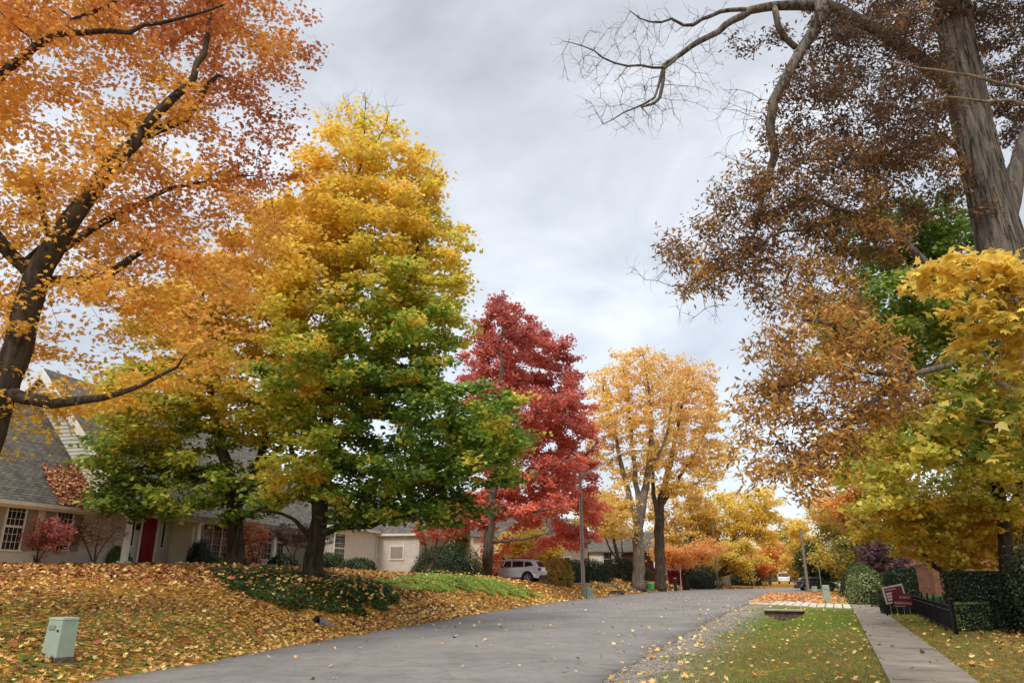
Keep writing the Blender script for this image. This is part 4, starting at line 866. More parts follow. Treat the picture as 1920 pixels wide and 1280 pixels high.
MB().fbox(hf, (ud-.7, ud+.7), (-.6, -.0), (HB+.121, HB+.2)).build('door_step', M['concrete'], house)
window(ud+.95, ud+1.15, HB+.9, HB+2.2, -.002, 1, 1); window(ud-1.15, ud-.95, HB+.9, HB+2.2, -.002, 1, 1)
lb = MB().box(hf(ud-.8, -.08, HB+1.75), (.14, .14, .3)).build('wall_lantern', M['darkmetal'], house)
wallbox('side_wall', (ud+1.7, ud+1.95), (-1.1, -.002), (HB+.12, ZE-.2), M['cream'])
pxwin(378, 430, 983, 1046, -.002, cols=3, rows=5, leaves=3, glass='redglass')
pxwin(490, 508, 985, 1048, -.002, cols=3, rows=6, sash=True); pxwin(519, 531, 985, 1048, -.002, cols=3, rows=6, sash=True)
# right wing juts towards the street
U3 = ufor(706, 1030, -3.0)[0]
wallbox('wall', (U2+.003, U3), (-3.0, W1m-1), (.9, ZE-.1), M['whitebrick'])
def hip(u0, u1, w0, w1, ze, t, ov=.4):
    a = [hf(u0-ov, w0-ov, ze), hf(u1+ov, w0-ov, ze), hf(u1+ov, w1+ov, ze), hf(u0-ov, w1+ov, ze)]; hw = (w1-w0)/2+ov; hu = (u1-u0)/2+ov; m_ = min(hw, hu); 
    if hu > hw: r = [hf(u0-ov+m_, (w0+w1)/2, ze+m_*t), hf(u1+ov-m_, (w0+w1)/2, ze+m_*t)]; F = [(0, 1, 5, 4), (1, 2, 5), (2, 3, 4, 5), (3, 0, 4), (3, 2, 1, 0)]
    else: r = [hf((u0+u1)/2, w0-ov+m_, ze+m_*t), hf((u0+u1)/2, w1+ov-m_, ze+m_*t)]; F = [(0, 1, 4), (1, 2, 5, 4), (2, 3, 5), (3, 0, 4, 5), (3, 2, 1, 0)]
    o = rawmesh('roof', a+r, F, M['shingle'], house); uvwall(o, OU); wallbox('fascia', (u0-ov+.03, u1+ov-.03), (w0-ov+.03, w1+ov-.03), (ze-.2, ze-.002), M['trim'])
hip(U2-.2, U3, -3.0, W1m-1, ZE+.1, .85)
pxwin(626, 645, 1000, 1054, -3.002, cols=2, rows=6, sash=True)
MB().tube([hf(U3-.15, -3.05, .9), hf(U3-.15, -3.05, ZE-.1)], .05, 8).build('downpipe', M['trim'], house)
U4 = U3+7; wallbox('wall', (U3+.003, U4), (-6.2, 3), (.9, 4.35), M['whitebrick'])
hip(U3+.0, U4, -6.2, 3, 4.55, .7, ov=.3)
# small window in the end wall that faces the camera
q = MB().fbox(hf, (U3-.06, U3+.002), (-5.1, -4.0), (2.7, 3.7)).build('window', M['trim'], house); MB().fbox(hf, (U3-.066, U3-.061), (-5.0, -4.1), (2.8, 3.6)).build('pane', M['taupe'], q)

# ---------------------------------------------------------------- other houses
def simple_house(label, c, rz, d, wh, rh, wall, roofm, wins, base=0, chim=None, ov=.4, group=None):
    # c ground centre, d = (length, depth); gable roof along the length; wins = (x, z, w, h, shutters) on the -y side
    h = thing('house', label, 'house', (c[0], c[1], base), group)
    cs, sn = math.cos(rz), math.sin(rz); f = lambda x, y, z: (c[0]+x*cs-y*sn, c[1]+x*sn+y*cs, base+z); ud_ = (cs, sn, 0)
    a, b = d[0]/2, d[1]/2
    o = MB().fbox(f, (-a, a), (-b, b), (-1, wh)).add([f(-a, -b, wh+.001), f(-a, b, wh+.001), f(-a, 0, wh+rh), f(a, -b, wh+.001), f(a, b, wh+.001), f(a, 0, wh+rh)], [(0, 2, 1), (3, 4, 5), (0, 3, 5, 2), (1, 2, 5, 4), (0, 1, 4, 3)]).build('wall', wall, h); uvwall(o, ud_)
    t = rh/b
    for s in (-1, 1):
        P4 = [f(-a-.3, s*(b+ov), wh-ov*t+.1), f(a+.3, s*(b+ov), wh-ov*t+.1), f(a+.3, s*.002, wh+rh+.1), f(-a-.3, s*.002, wh+rh+.1)]
        if s > 0: P4 = P4[::-1]
        slab('roof', P4, .14, roofm, h, ud_)
    for x, z, w_, hh, sh in wins:
        mb = MB(); y = -b-.03
        mb.fbox(f, (x-w_/2-.08, x+w_/2+.08), (y-.02, y+.03), (z+hh, z+hh+.1)).fbox(f, (x-w_/2-.08, x+w_/2+.08), (y-.05, y+.03), (z-.1, z)).fbox(f, (x-w_/2-.08, x-w_/2), (y-.02, y+.03), (z, z+hh)).fbox(f, (x+w_/2, x+w_/2+.08), (y-.02, y+.03), (z, z+hh)).fbox(f, (x-w_/2, x+w_/2), (y-.01, y+.03), (z+hh/2-.03, z+hh/2+.03))
        wo = mb.build('window', M['trim'], h); MB().fbox(f, (x-w_/2, x+w_/2), (y+.012, y+.024), (z, z+hh)).build('pane', M['glass'], wo)
        if sh:
            for s in (-1, 1): MB().fbox(f, (x+s*(w_/2+.1)-(.45 if s < 0 else 0), x+s*(w_/2+.1)+(.45 if s > 0 else 0)), (y-.02, y+.029), (z-.05, z+hh+.05)).build('shutter', M['trim'], h)
    if chim:
        o = MB().fbox(f, (chim[0]-.5, chim[0]+.5), (chim[1]-.35, chim[1]+.35), (0, wh+rh+1.2)).build('chimney', M['redbrick'], h); uvwall(o, ud_)
    return h, f
c = P(1163, 1085, 98); hs1, f1 = simple_house('small brown-brick house with grey roof and white panels left of the thick pale trunk', c, R(-6), (8.2, 7), 4.2, 2.3, M['darkbrick'], M['shingle'], [(-1.6, 2.4, 1.0, 1.5, True)], base=.5)
MB().fbox(f1, (-3.9, -2.3), (-3.56, -3.5), (1.4, 4.0)).build('wall_panel', M['trim'], hs1)
MB().fbox(f1, (-.75, .2), (-3.56, -3.5), (1.4, 4.0)).build('wall_panel', M['trim'], hs1)
c = P(955, 1060, 76); simple_house('grey-roofed house glimpsed behind the crimson tree', c, R(14), (9, 8), 4.2, 3.2, M['cream'], M['shingle'], [(1.5, 1.2, 1.2, 1.3, False), (-2, 1.2, 1.2, 1.3, False)], base=1.2)
c = P(1022, 1070, 88); simple_house('beige house wall half hidden left of the wooden lamp pole', c, R(4), (9, 7), 4.6, 2.6, M['taupe'], M['shingle'], [(2, 1.6, 1, 1.2, False)], base=.8)
c = P(1905, 1080, 34); simple_house('white clapboard house behind the hedge at the right edge', (c[0]+11, c[1]+4), R(25), (12, 8), 5.2, 3, M['siding'], M['shingle'], [(-3, 2.2, 1.1, 1.5, False), (1, 2.2, 1.1, 1.5, False)], base=0)
c = P(1760, 1080, 56); simple_house('brick house with grey roof glimpsed over the small yellow maple', (c[0]+6, c[1]+3), R(25), (12, 8), 3.4, 3, M['redbrick'], M['shingle'], [(-3, 1.0, 1.1, 1.3, False), (1, 1.0, 1.1, 1.3, False)], base=0)
c = P(1226, 1085, 104); simple_house('dark brown garden shed seen between the two amber trees', c, R(0), (2.4, 2.4), 1.9, .7, M['darkbrick'], M['alu'], [], base=.9)
c = P(1271, 1085, 98); simple_house('maroon shed beside the white marker post', c, R(-20), (2.2, 2), 1.9, .4, M['redpanel'], M['redpanel'], [], base=.5)

# ---------------------------------------------------------------- cars
def car(label, loc, rz, paint, L_=4.6, Wd=1.8, Hh=1.7, suv=True, cat='car', rails=True):
    r = thing('parked_car', label, cat, (0, 0, 0)); hl = L_/2; hw = Wd/2
    wr = .37; xf, xr = hl-.92, -hl+.98; zb = .30
    def arch(x0, n=9, R_=.45): return [(x0+R_*math.cos(a), wr+R_*math.sin(a)) for a in np.linspace(0, math.pi, n)]
    belt = 1.06 if suv else .9
    low = [(hl-.02, .42), (hl-.10, zb)]+[(x, max(z, zb)) for x, z in arch(xf)]+[(x, max(z, zb)) for x, z in arch(xr)]+[(-hl+.14, zb), (-hl+.02, .5), (-hl+.01, .8), (-hl+.06, belt)]
    up = [(-hl+.75, belt+.02), (0, belt), (hl-1.42, belt-.03), (hl-.9, belt-.06), (hl-.22, .80), (hl-.04, .68)]
    low_poly = low+up
    def half(x, z):
        nose = max(0, (x-(hl-.8))/.8); tail = max(0, (-x-(hl-.6))/.6); w_ = hw*(1-.20*nose**2-.10*tail**2)
        if z > .8: w_ -= (z-.8)*.12
        if z < .5: w_ -= (.5-z)*.12
        return w_
    n = len(low_poly); V = [(x, s*half(x, z), z) for s in (-1, 1) for x, z in low_poly]
    F = [tuple(range(n))[::-1], tuple(range(n, 2*n))]+[(i, (i+1) % n, (i+1) % n+n, i+n) for i in range(n)]
    b = rawmesh('body', V, F, M[paint], r); bv = b.modifiers.new('bevel', 'BEVEL'); bv.width = .035; bv.segments = 3; bv.limit_method = 'ANGLE'; bv.angle_limit = R(40)
    # greenhouse: pillars and roof in body colour, side and end glass just proud
    g = [(-hl+.08, belt-.02), (-hl+.42, Hh-.16), (-hl+.62, Hh-.06), (-.3, Hh), (.55, Hh-.04), (hl-1.5, belt-.02)] if suv else [(-hl+.3, belt-.02), (-hl+1.15, Hh-.06), (-.2, Hh), (.4, Hh-.05), (hl-1.45, belt-.02)]
    wv = lambda z: hw-.035-(z-.8)*.12-(max(0, z-belt))*.22
    m_ = len(g); V = [(x, s*wv(z), z) for s in (-1, 1) for x, z in g]
    F = [tuple(range(m_)), tuple(range(m_, 2*m_))[::-1]]+[(i, i+m_, (i+1) % m_+m_, (i+1) % m_) for i in range(m_)]
    gh = rawmesh('roof', V, F, M[paint], r); bv = gh.modifiers.new('bevel', 'BEVEL'); bv.width = .05; bv.segments = 3; bv.limit_method = 'ANGLE'; bv.angle_limit = R(35)
    def sidepane(pts, s):
        q = [(x, s*(wv(z)+.006), z) for x, z in pts]; q2 = [(x, s*(wv(z)-.02), z) for x, z in pts]; k = len(pts)
        rawmesh('side_window', q+q2, [tuple(range(k)), tuple(range(k, 2*k))[::-1]]+[(i, (i+1) % k, (i+1) % k+k, i+k) for i in range(k)], M['carglass'], r)
    zt, z0 = Hh-.17, belt+.05
    for s in (-1, 1):
        sidepane([(.02, z0), (.06, zt+.02), (.5, zt-.02), (hl-1.62, z0)], s)
        sidepane([(-.98, z0+.01), (-.95, zt), (-.06, zt+.02), (-.10, z0)], s)
        sidepane([(-hl+.55, z0+.12), (-hl+.78, zt-.05), (-1.04, zt), (-1.07, z0+.02)], s)
    # rear and front glass as thick panes on the slopes
    def endpane(name, a, b_, off):
        (x0, za), (x1, zb_) = a, b_; d = np.array([x1-x0, zb_-za]); d /= np.linalg.norm(d); nn = np.array([-d[1], d[0]])*off
        V = [(x0+nn[0]*k, s*(wv(za)-.12), za+nn[1]*k) for k in (1, -3) for s in (-1, 1)]+[(x1+nn[0]*k, s*(wv(zb_)-.10), zb_+nn[1]*k) for k in (1, -3) for s in (-1, 1)]
        rawmesh(name, V, [(0, 1, 5, 4), (2, 6, 7, 3), (0, 4, 6, 2), (1, 3, 7, 5), (0, 2, 3, 1), (4, 5, 7, 6)], M['carglass'], r)
    gx0, gz0 = g[0]; gx1, gz1 = g[1]; L2 = lambda t: (gx0+(gx1-gx0)*t, gz0+(gz1-gz0)*t); endpane('rear_window', L2(.18), L2(.92), .012)
    gx2, gz2 = g[-2]; gx3, gz3 = g[-1]; L3 = lambda t: (gx2+(gx3-gx2)*t, gz2+(gz3-gz2)*t); endpane('windscreen', L3(.08), L3(.92), .012)
    for x in (xf, xr):
        for s in (-1, 1):
            y = s*(hw-.14); mb = MB(); mb.tube([(x, y-.11, wr), (x, y-.10, wr), (x, y+.10, wr), (x, y+.11, wr)], [wr-.04, wr, wr, wr-.04], 28)
            wh_ = mb.build('wheel', M['rubber'], r, smooth=False)
            mb = MB(); yo = y+s*.115
            for k in range(5):
                a = 2*math.pi*k/5+.3; dx, dz = math.cos(a), math.sin(a); mb.tube([(x+dx*.04, yo, wr+dz*.04), (x+dx*.22, yo+s*.004, wr+dz*.22)], [.035, .03], 5)
            mb.tube([(x, yo-.01, wr), (x, yo+.014, wr)], .06, 12)
            ring = [(x+.225*math.cos(a), yo, wr+.225*math.sin(a)) for a in np.linspace(0, 2*math.pi, 25)]; mb.tube(ring, .018, 5, cap=False)
            mb.build('rim', M['rim'], wh_)
            if suv:   # dark arch cladding
                rr = [(x+.45*math.cos(a), s*(hw-.004), wr+.45*math.sin(a)) for a in np.linspace(-.15, math.pi+.15, 15)]; MB().tube(rr, .03, 6).build('arch_trim', M['cladding'], r)
    for s in (-1, 1): MB().box((0, s*(hw-.03), .30), (L_-2.75, .07, .16)).build('sill', M['cladding'], r, bevel=.02)
    MB().box((-hl+.02, 0, .42), (.14, Wd*.86, .26)).build('rear_bumper', M['cladding'], r, bevel=.04)
    MB().box((hl-.06, 0, .40), (.14, Wd*.74, .24)).build('front_bumper', M['cladding'], r, bevel=.04)
    for s in (-1, 1):
        MB().box((-hl+.06, s*(hw*.80), .96), (.16, .30, .20)).build('tail_light', M['taillight'], r, bevel=.03)
        MB().box((hl-.22, s*(hw*.68), .70), (.22, .34, .13)).build('headlight', M['lens'], r, bevel=.03)
        MB().box((hl-1.62, s*(hw+.07), belt+.07), (.12, .18, .13)).build('mirror', M['cladding'], r, bevel=.03)
        for xh in (-.72, .35): MB().box((xh-.02, s*(hw-.012), belt-.12), (.18, .03, .03)).build('door_handle', M[paint], r, bevel=.008)
        if rails and suv: MB().tube([(-hl+.8, s*(wv(Hh)-.08), Hh-.02), (-hl+1.0, s*(wv(Hh)-.08), Hh+.06), (.3, s*(wv(Hh)-.08), Hh+.05), (.5, s*(wv(Hh)-.08), Hh-.01)], .018, 6).build('roof_rail', M['cladding'], r)
    MB().box((-hl-.004, 0, .82), (.02, .52, .13)).build('number_plate', M['trim'], r)
    r.location = [float(q_) for q_ in loc]; r.rotation_euler = (0, 0, rz); return r
c = on(966, 1090, 57.5); c[2] = hz(c[0]+1, c[1])+.02
car('silver sport utility car parked on the leafy drive behind the crimson tree trunk', c, R(180-22), 'silver')
c = on(1531, 1100, 88); car('dark grey car parked far down the street behind the grey wooden pole', (c[0], c[1], c[2]+.02), R(-8), 'charcoal', Hh=1.5, suv=True, rails=False)
# white lorry far down the road
tr = thing('lorry', 'white box lorry far away where the road ends', 'lorry', (0, 0, 0))
MB().box((0, 0, 2.0), (2.3, 5, 2.2)).build('cargo_box', M['whitep'], tr, bevel=.05)
cb = MB().box((0, -3.3, 1.2), (2.1, 1.4, 1.5)).box((0, -4.3, .85), (2.0, .9, .8)).build('cab', M['whitep'], tr, bevel=.1)
MB().box((0, -4.02, 1.6), (1.8, .06, .55)).build('windscreen', M['carglass'], cb)
for x in (-.9, .9):
    for y in (-3.6, 1.6): MB().tube([(x-.14, y, .45), (x+.14, y, .45)], .45, 18).build('wheel', M['rubber'], tr)
    MB().box((x*.8, -4.77, .9), (.3, .05, .2)).build('headlight', M['lens'], tr)
c = on(1471, 1095, 150); tr.location = [float(x) for x in c]; tr.rotation_euler = (0, 0, R(-20))

# ---------------------------------------------------------------- poles
def pole(kind, label, u, vb, Y, vt, r0, mat, cat, group=None, lean=0):
    b = on(u, vb, Y); t_ = P(u, vt, Y)[2]-b[2]; root = thing(kind, label, cat, b, group)
    MB().tube([b+[0, 0, -.2], b+[lean*.5, 0, t_*.5], b+[lean, 0, t_]], [r0, r0*.88, r0*.72], 12).build('shaft', M[mat], root); return root, b, t_
sl, b, hh = pole('street_lamp', 'weathered wooden pole carrying a long curved lamp arm over the road', 1094, 1110, 60, 878, .17, 'wood', 'street lamp')
arm = [P(1091, 893, 60), P(1100, 887, 59.6), P(1120, 875, 59), P(1150, 857, 58.3), P(1172, 846, 57.9), P(1186, 842, 57.6)]
MB().tube(arm, [.07, .07, .065, .06, .055, .05], 8).build('arm', M['alu'], sl)
h0, h1 = P(1184, 842.5, 57.6), P(1207, 843, 57.4)
MB().tube([h0, h0*.7+h1*.3, h0*.3+h1*.7, h1], [.05, .12, .11, .04], 10).build('lamp_head', M['alu'], sl)
MB().box(b+[.2, -.05, 2.6], (.14, .16, .34)).build('service_box', M['darkmetal'], sl, bevel=.01)
MB().box(b+[-.16, 0, hh-1.1], (.14, .12, .14)).build('bracket', M['darkmetal'], sl, bevel=.01)
MB().tube([b+[-.13, -.10, .1], b+[-.12, -.1, hh-.6]], .02, 6).build('cable_guard', M['alu'], sl)
pole('utility_pole', 'grey wooden utility pole standing in front of the dark grey car', 1515, 1103, 83, 990, .17, 'wood', 'pole', 'wooden poles along the street')
pole('utility_pole', 'thin pale utility pole before the yellow trees, midway down the left roadside', 1346, 1100, 97, 975, .15, 'wood', 'pole', 'wooden poles along the street')
pole('utility_pole', 'farthest short pole beside the small scarlet tree', 1414, 1099, 118, 1040, .15, 'wood', 'pole', 'wooden poles along the street')
sg, b, hh = pole('sign_post', 'slender steel sign post rising behind the green cabinet on the right verge', 1541, 1108, 64, 1060, .035, 'greenbox2', 'sign post')
mp_, b, hh = pole('marker_post', 'white marker post in front of the maroon shed', 1277, 1095, 90, 1066, .06, 'signwhite', 'post')
bp_, b, hh = pole('bollard', 'short dark bollard at the road edge right of the amber trees', 1266.5, 1100, 84, 1083, .19, 'cladding', 'bollard')
MB().tube([b+[0, 0, hh-.06], b+[0, 0, hh+.04]], [.2, .16], 12).build('cap', M['wood'], bp_)

# ---------------------------------------------------------------- cabinets
def cabinet(label, loc, rz, w_, d, h, mat, tilt=0, plinth=True):
    r = thing('utility_cabinet', label, 'utility box', (0, 0, 0), 'green utility cabinets on the verges')
    MB().box((0, 0, .05+h/2), (w_, d, h), tp=.9).build('housing', M[mat], r, bevel=.008)
    MB().box((0, 0, .05+h+.02), (w_*.96, d*.96, .045), tp=.93).build('lid', M[mat], r, bevel=.01)
    if plinth: MB().box((0, 0, .02), (w_*1.04, d*1.04, .10)).build('plinth', M['dkconcrete'], r)
    MB().box((w_*.30, -d/2-.002, .05+h*.72), (.04, .012, .03)).build('lock', M['darkmetal'], r)
    MB().box((-w_*.12, -d/2*.985-.001, .05+h*.80), (w_*.4, .006, h*.11)).build('notice_plate', M['greenbox2'], r)
    r.location = [float(x) for x in loc]; r.rotation_euler = (tilt, 0, rz); return r
c = T(92, 1243); cabinet('pale green metal utility box standing on fallen leaves, lower left corner', c+[0, .2, -.02], R(-25), .42, .34, .63, 'greenbox', R(-1))
c = on(1105, 1111, 58.5); cabinet('small green cabinet at the foot of the wooden lamp pole', c, R(8), .46, .4, .74, 'greenbox2')
c = on(1551, 1122, 50); cabinet('tall mint green cabinet beside the pavement on the right verge', c, R(-20), .44, .34, .98, 'greenbox', plinth=False)
c = on(1527, 1104, 80); cabinet('tiny pale box by the base of the roadside pole and grey car', c, 0, .5, .4, .5, 'greenbox')
# tub, sheet, ornament, edging
gb_ = thing('garden_tub', 'bright green plastic tub between the two amber tree trunks', 'tub', on(1219, 1090, 82)); b = np.array(gb_.location)
MB().tube([b, b+[0, 0, .4], b+[0, 0, .6]], [.40, .46, .47], 16, cap=True).build('tub_body', M['bingreen'], gb_); MB().tube([b+[0, 0, .603], b+[0, 0, .7], b+[0, 0, .76]], [.49, .46, .12], 16).build('lid', M['bingreen'], gb_)
b = on(1156, 1100, 69); rng = np.random.default_rng(9); mb = MB(); NV = 26; rings = [(0, 1), (.14, .97), (.26, .7), (.28, .3)]
V = [(b[0]+.72*s*math.cos(2*math.pi*j/NV)*(1+.12*math.sin(3*j)), b[1]+.5*s*math.sin(2*math.pi*j/NV), b[2]+z*(1+.3*math.sin(j*1.7))) for z, s in rings for j in range(NV)]
F = [(r_*NV+j, r_*NV+(j+1) % NV, (r_+1)*NV+(j+1) % NV, (r_+1)*NV+j) for r_ in range(3) for j in range(NV)]+[tuple(3*NV+j for j in range(NV))]
tp = rawmesh('rubbish_sack', V, F, M['binblack'], None, True, own_base=b); tag(tp, 'black plastic sack lying flat on the leaves right of the lamp pole', 'sack')
orn = thing('garden_ornament', 'small white ornament beside the black sack', 'ornament', on(1146, 1093, 74)); b = np.array(orn.location)
MB().tube([b, b+[0, 0, .12], b+[0, 0, .3], b+[0, 0, .34]], [.13, .09, .08, .14], 12).build('pedestal', M['signwhite'], orn); MB().tube([b+[0, 0, .345], b+[0, 0, .4], b+[0, 0, .46], b+[0, 0, .5]], [.04, .09, .08, .02], 12).build('figure', M['signwhite'], orn)
mb = MB(); pts = [on(u, v, Y) for u, v, Y in ((1050, 1088, 66), (1100, 1090, 69), (1150, 1094, 73), (1200, 1098, 77), (1232, 1100, 81))]
for a, c in zip(pts[:-1], pts[1:]): mb.tube([a+[0, 0, .06], c+[0, 0, .06]-(c-a)*.01], .10, 7)
ed = mb.build('garden_edging', M['wood'], None, own=pts[0]); tag(ed, 'low timber edging along the bed in front of the dark hedges', 'edging')
# drain pipe end
b = T(592, 1172); dp = thing('drain_pipe', 'open end of a grey drain pipe poking out of the leaves below the ivy', 'pipe', b)
a0 = b+[0, 0, .07]; a1 = b+[.55, 1.4, -.42]; mb = MB(); n = 30
pp = [a0+(a1-a0)*k/n for k in range(n+1)]; mb.tube(pp, [.145+(.012 if k % 2 else 0) for k in range(n+1)], 16, cap=False); mb.tube([p for p in pp[::-1]], [.12]*(n+1), 16, cap=False); mb.build('pipe_wall', M['pipe'], dp)
dd = (a1-a0)/np.linalg.norm(a1-a0); MB().tube([a0+dd*.16, a0+dd*.17], .119, 16).build('pipe_inside', M['darkin'], dp)
# culvert in the verge
sd3 = np.array([*swd, 0]); sn3 = np.array([*swn, 0]); c0 = np.array([*CUL, 0.0]); cf = lambda a, s, z: tuple(c0+sn3*s+sd3*a+np.array([0, 0, z]))
cu = thing('culvert', 'concrete ditch culvert with a flat top slab set in the grass verge', 'culvert', cf(0, 0, 0))
MB().fbox(lambda s_, a_, z_: cf(a_, s_, z_), (-.85, .85), (-.12, .42), (-.75, -.022)).build('headwall', M['dkconcrete'], cu, bevel=.01)
MB().fbox(lambda s_, a_, z_: cf(a_, s_, z_), (-.95, .95), (-.26, .62), (-.02, .055)).build('top_slab', M['concrete'], cu, bevel=.012)
r_ = .2; MB().tube([cf(-.34, 0, -.52), cf(-.13, 0, -.52)], .2, 20).build('pipe_mouth', M['pipe'], cu); MB().tube([cf(-.345, 0, -.52), cf(-.341, 0, -.52)], .17, 20).build('pipe_inside', M['darkin'], cu)

# ---------------------------------------------------------------- iron fences, signs, pillar
def fence(label, p0, p1, h=.86, group='black iron fences by the pavement', nr=2, finial=True, cross=False):
    p0, p1 = np.array(p0, float), np.array(p1, float); p0[2] = hz(*p0[:2]); p1[2] = hz(*p1[:2]); d = p1-p0; ln = np.linalg.norm(d); d /= ln
    r = thing('iron_fence', label, 'fence', p0, group)
    nps = max(1, round(ln/2.1))
    for k in range(nps+1):
        q = p0+d*ln*k/nps; mb = MB(); mb.box(q+[0, 0, h/2+.02], (.06, .06, h+.1), math.atan2(d[1], d[0])); 
        if finial: mb.tube([q+[0, 0, h+.071], q+[0, 0, h+.10], q+[0, 0, h+.14], q+[0, 0, h+.17]], [.02, .045, .03, .003], 8)
        mb.build('post', M['darkmetal'], r)
    for z in ((.12, h-.06, h-.20) if nr == 3 else (.12, h-.06)):
        MB().tube([p0+[0, 0, z], p1+[0, 0, z]], .014, 4).build('rail', M['darkmetal'], r)
    mb = MB(); n = int(ln/.115)
    for k in range(1, n): q = p0+d*ln*k/n; mb.tube([q+[0, 0, .08], q+[0, 0, h-.03]], .008, 4)
    mb.build('pickets', M['darkmetal'], r); return r
F0 = on(1789, 1178, 22.2); F1 = on(1716, 1143, 33.5); F2 = on(1852, 1178, 22.6)
fence('low black iron fence running from the lawn corner back beside the low hedge', F0, F1, nr=3)
fence('short black iron fence crossing in front of the tall clipped hedge', F0+np.array([.08, .02, 0]), F2+np.array([.6, 0, 0]), nr=3)
fence('short black iron fence at the pavement edge just left of the maroon signs', on(1663, 1146, 32.6), on(1650, 1134, 37), nr=3)
fence('small black iron fence panel farthest up the pavement by the pale shrub', on(1652, 1131, 40), on(1634, 1129, 42), nr=3)

def text_mesh(body, size, name, mat, parent, origin, ux, uz, out, align='LEFT', depth=.003, sx=1.0):
    cu_ = bpy.data.curves.new(name, 'FONT'); cu_.body = body; cu_.size = size; cu_.extrude = depth; cu_.align_x = align
    ob = bpy.data.objects.new(name, cu_); COL.objects.link(ob); dg = bpy.context.evaluated_depsgraph_get(); dg.update()
    me = bpy.data.meshes.new_from_object(ob.evaluated_get(dg)); bpy.data.objects.remove(ob); bpy.data.curves.remove(cu_)
    ux, uz, out = map(np.array, (ux, uz, out)); base = wloc(parent)
    for v in me.vertices:
        p = np.array(origin)+ux*v.co.x*sx+uz*v.co.y+out*(v.co.z+depth)-base; v.co = p
    me.materials.clear(); o = link_mesh(name, me, M[mat], parent); return o
def yard_sign(label, b, w_, h, z0, yaw, roll, border, texts):
    r = thing('yard_sign', label, 'sign', b, None)
    ux = np.array([math.cos(yaw), math.sin(yaw), 0]); out = np.array([math.sin(yaw), -math.cos(yaw), 0]); uz = np.array([0, 0, 1.0])
    c, s = math.cos(roll), math.sin(roll); ex = ux*c+uz*s; ez = -ux*s+uz*c; O = np.array(b)+[0, 0, z0]
    f = lambda x, y, z: tuple(O+ex*x+ez*z-out*y)
    MB().fbox(f, (-w_/2, w_/2), (-.008, .008), (0, h)).build('board', M['maroon'], r)
    if border:
        t = .05; mb = MB(); mb.fbox(f, (-w_/2-.01, w_/2+.01), (-.014, .014), (h-t, h+.01)).fbox(f, (-w_/2-.01, w_/2+.01), (-.014, .014), (-.01, t)).fbox(f, (-w_/2-.01, -w_/2+t), (-.013, .013), (t, h-t)).fbox(f, (w_/2-t, w_/2+.01), (-.013, .013), (t, h-t)); mb.build('border', M['signwhite'], r)
    for x in (-w_*.32, w_*.32): MB().tube([np.array(f(x, .012, h*.3)), np.array(f(x, .012, 0)), np.array([*(np.array(f(x, .012, 0))[:2]), b[2]-.1])], .008, 5).build('leg', M['alu'], r)
    for body, x, z, size, al, sx in texts: text_mesh(body, size, 'lettering', 'signwhite', r, f(x, -.009, z), ex, ez, out, al, sx=sx)
    return r, f
yd = math.atan2(-1, 0)
b = on(1683, 1140, 30.5); sr, fs = yard_sign('tilted maroon sign with thick white border and white square logo, behind the other sign', b, .92, .62, .62, R(10), R(9), True, [])
mb = MB()
for k in range(3):
    mb.fbox(fs, (-.36, -.10), (-.0125, -.009), (.10+k*.11, .18+k*.11))
mb.build('logo', M['signwhite'], sr); MB().fbox(fs, (-.36, .12), (-.0115, -.009), (.485, .51)).build('ink_line', M['signwhite'], sr)
b = on(1695, 1144, 29.0); _, fs2 = yard_sign('flat dark maroon campaign sign reading RE-ELECT in front of the bordered sign', b, .86, .50, .48, R(12), R(-2), False,
          [('RE-ELECT', .10, .33, .115, 'CENTER', 1.0), ('BURROUGHS', .0, .12, .125, 'CENTER', 1.0)]); MB().fbox(fs2, (-.38, .10), (-.0115, -.009), (.04, .06)).build('ink_line', M['signwhite'], bpy.data.objects['yard_sign.001'])
rp = thing('garden_stake', 'thin white garden stake topped by a ring beside the pavement fence', 'stake', on(1656, 1135, 35)); b = np.array(rp.location)
MB().tube([b, b+[0, 0, 1.0]], .015, 6).build('stake', M['signwhite'], rp); MB().tube([b+[.08*math.cos(a), 0, 1.09+.08*math.sin(a)] for a in np.linspace(0, 2*math.pi, 17)], .018, 6, cap=False).build('ring', M['redpanel'], rp)
def pillar(label, u0, u1, vb, vt, Y, mat='redbrick'):
    a, c = P(u0, vb, Y), P(u1, vb, Y); w_ = np.linalg.norm(c-a); m_ = (a+c)/2; m_[2] = hz(*m_[:2]); h = P(u0, vt, Y)[2]-m_[2]
    r = thing('brick_pillar', label, 'pillar', m_, None)
    o = MB().box(m_+[0, 0, h/2-.1], (w_, w_, h+.2), R(20)).build('shaft', M[mat], r); uvwall(o, (math.cos(R(20)), math.sin(R(20)), 0))
    MB().box(m_+[0, 0, h+.045], (w_*1.12, w_*1.12, .08), R(20)).build('cap', M['concrete'], r, bevel=.01)
pillar('red brick pillar behind the low hedge, left of the maple stems', 1737, 1772, 1120, 1058, 34)

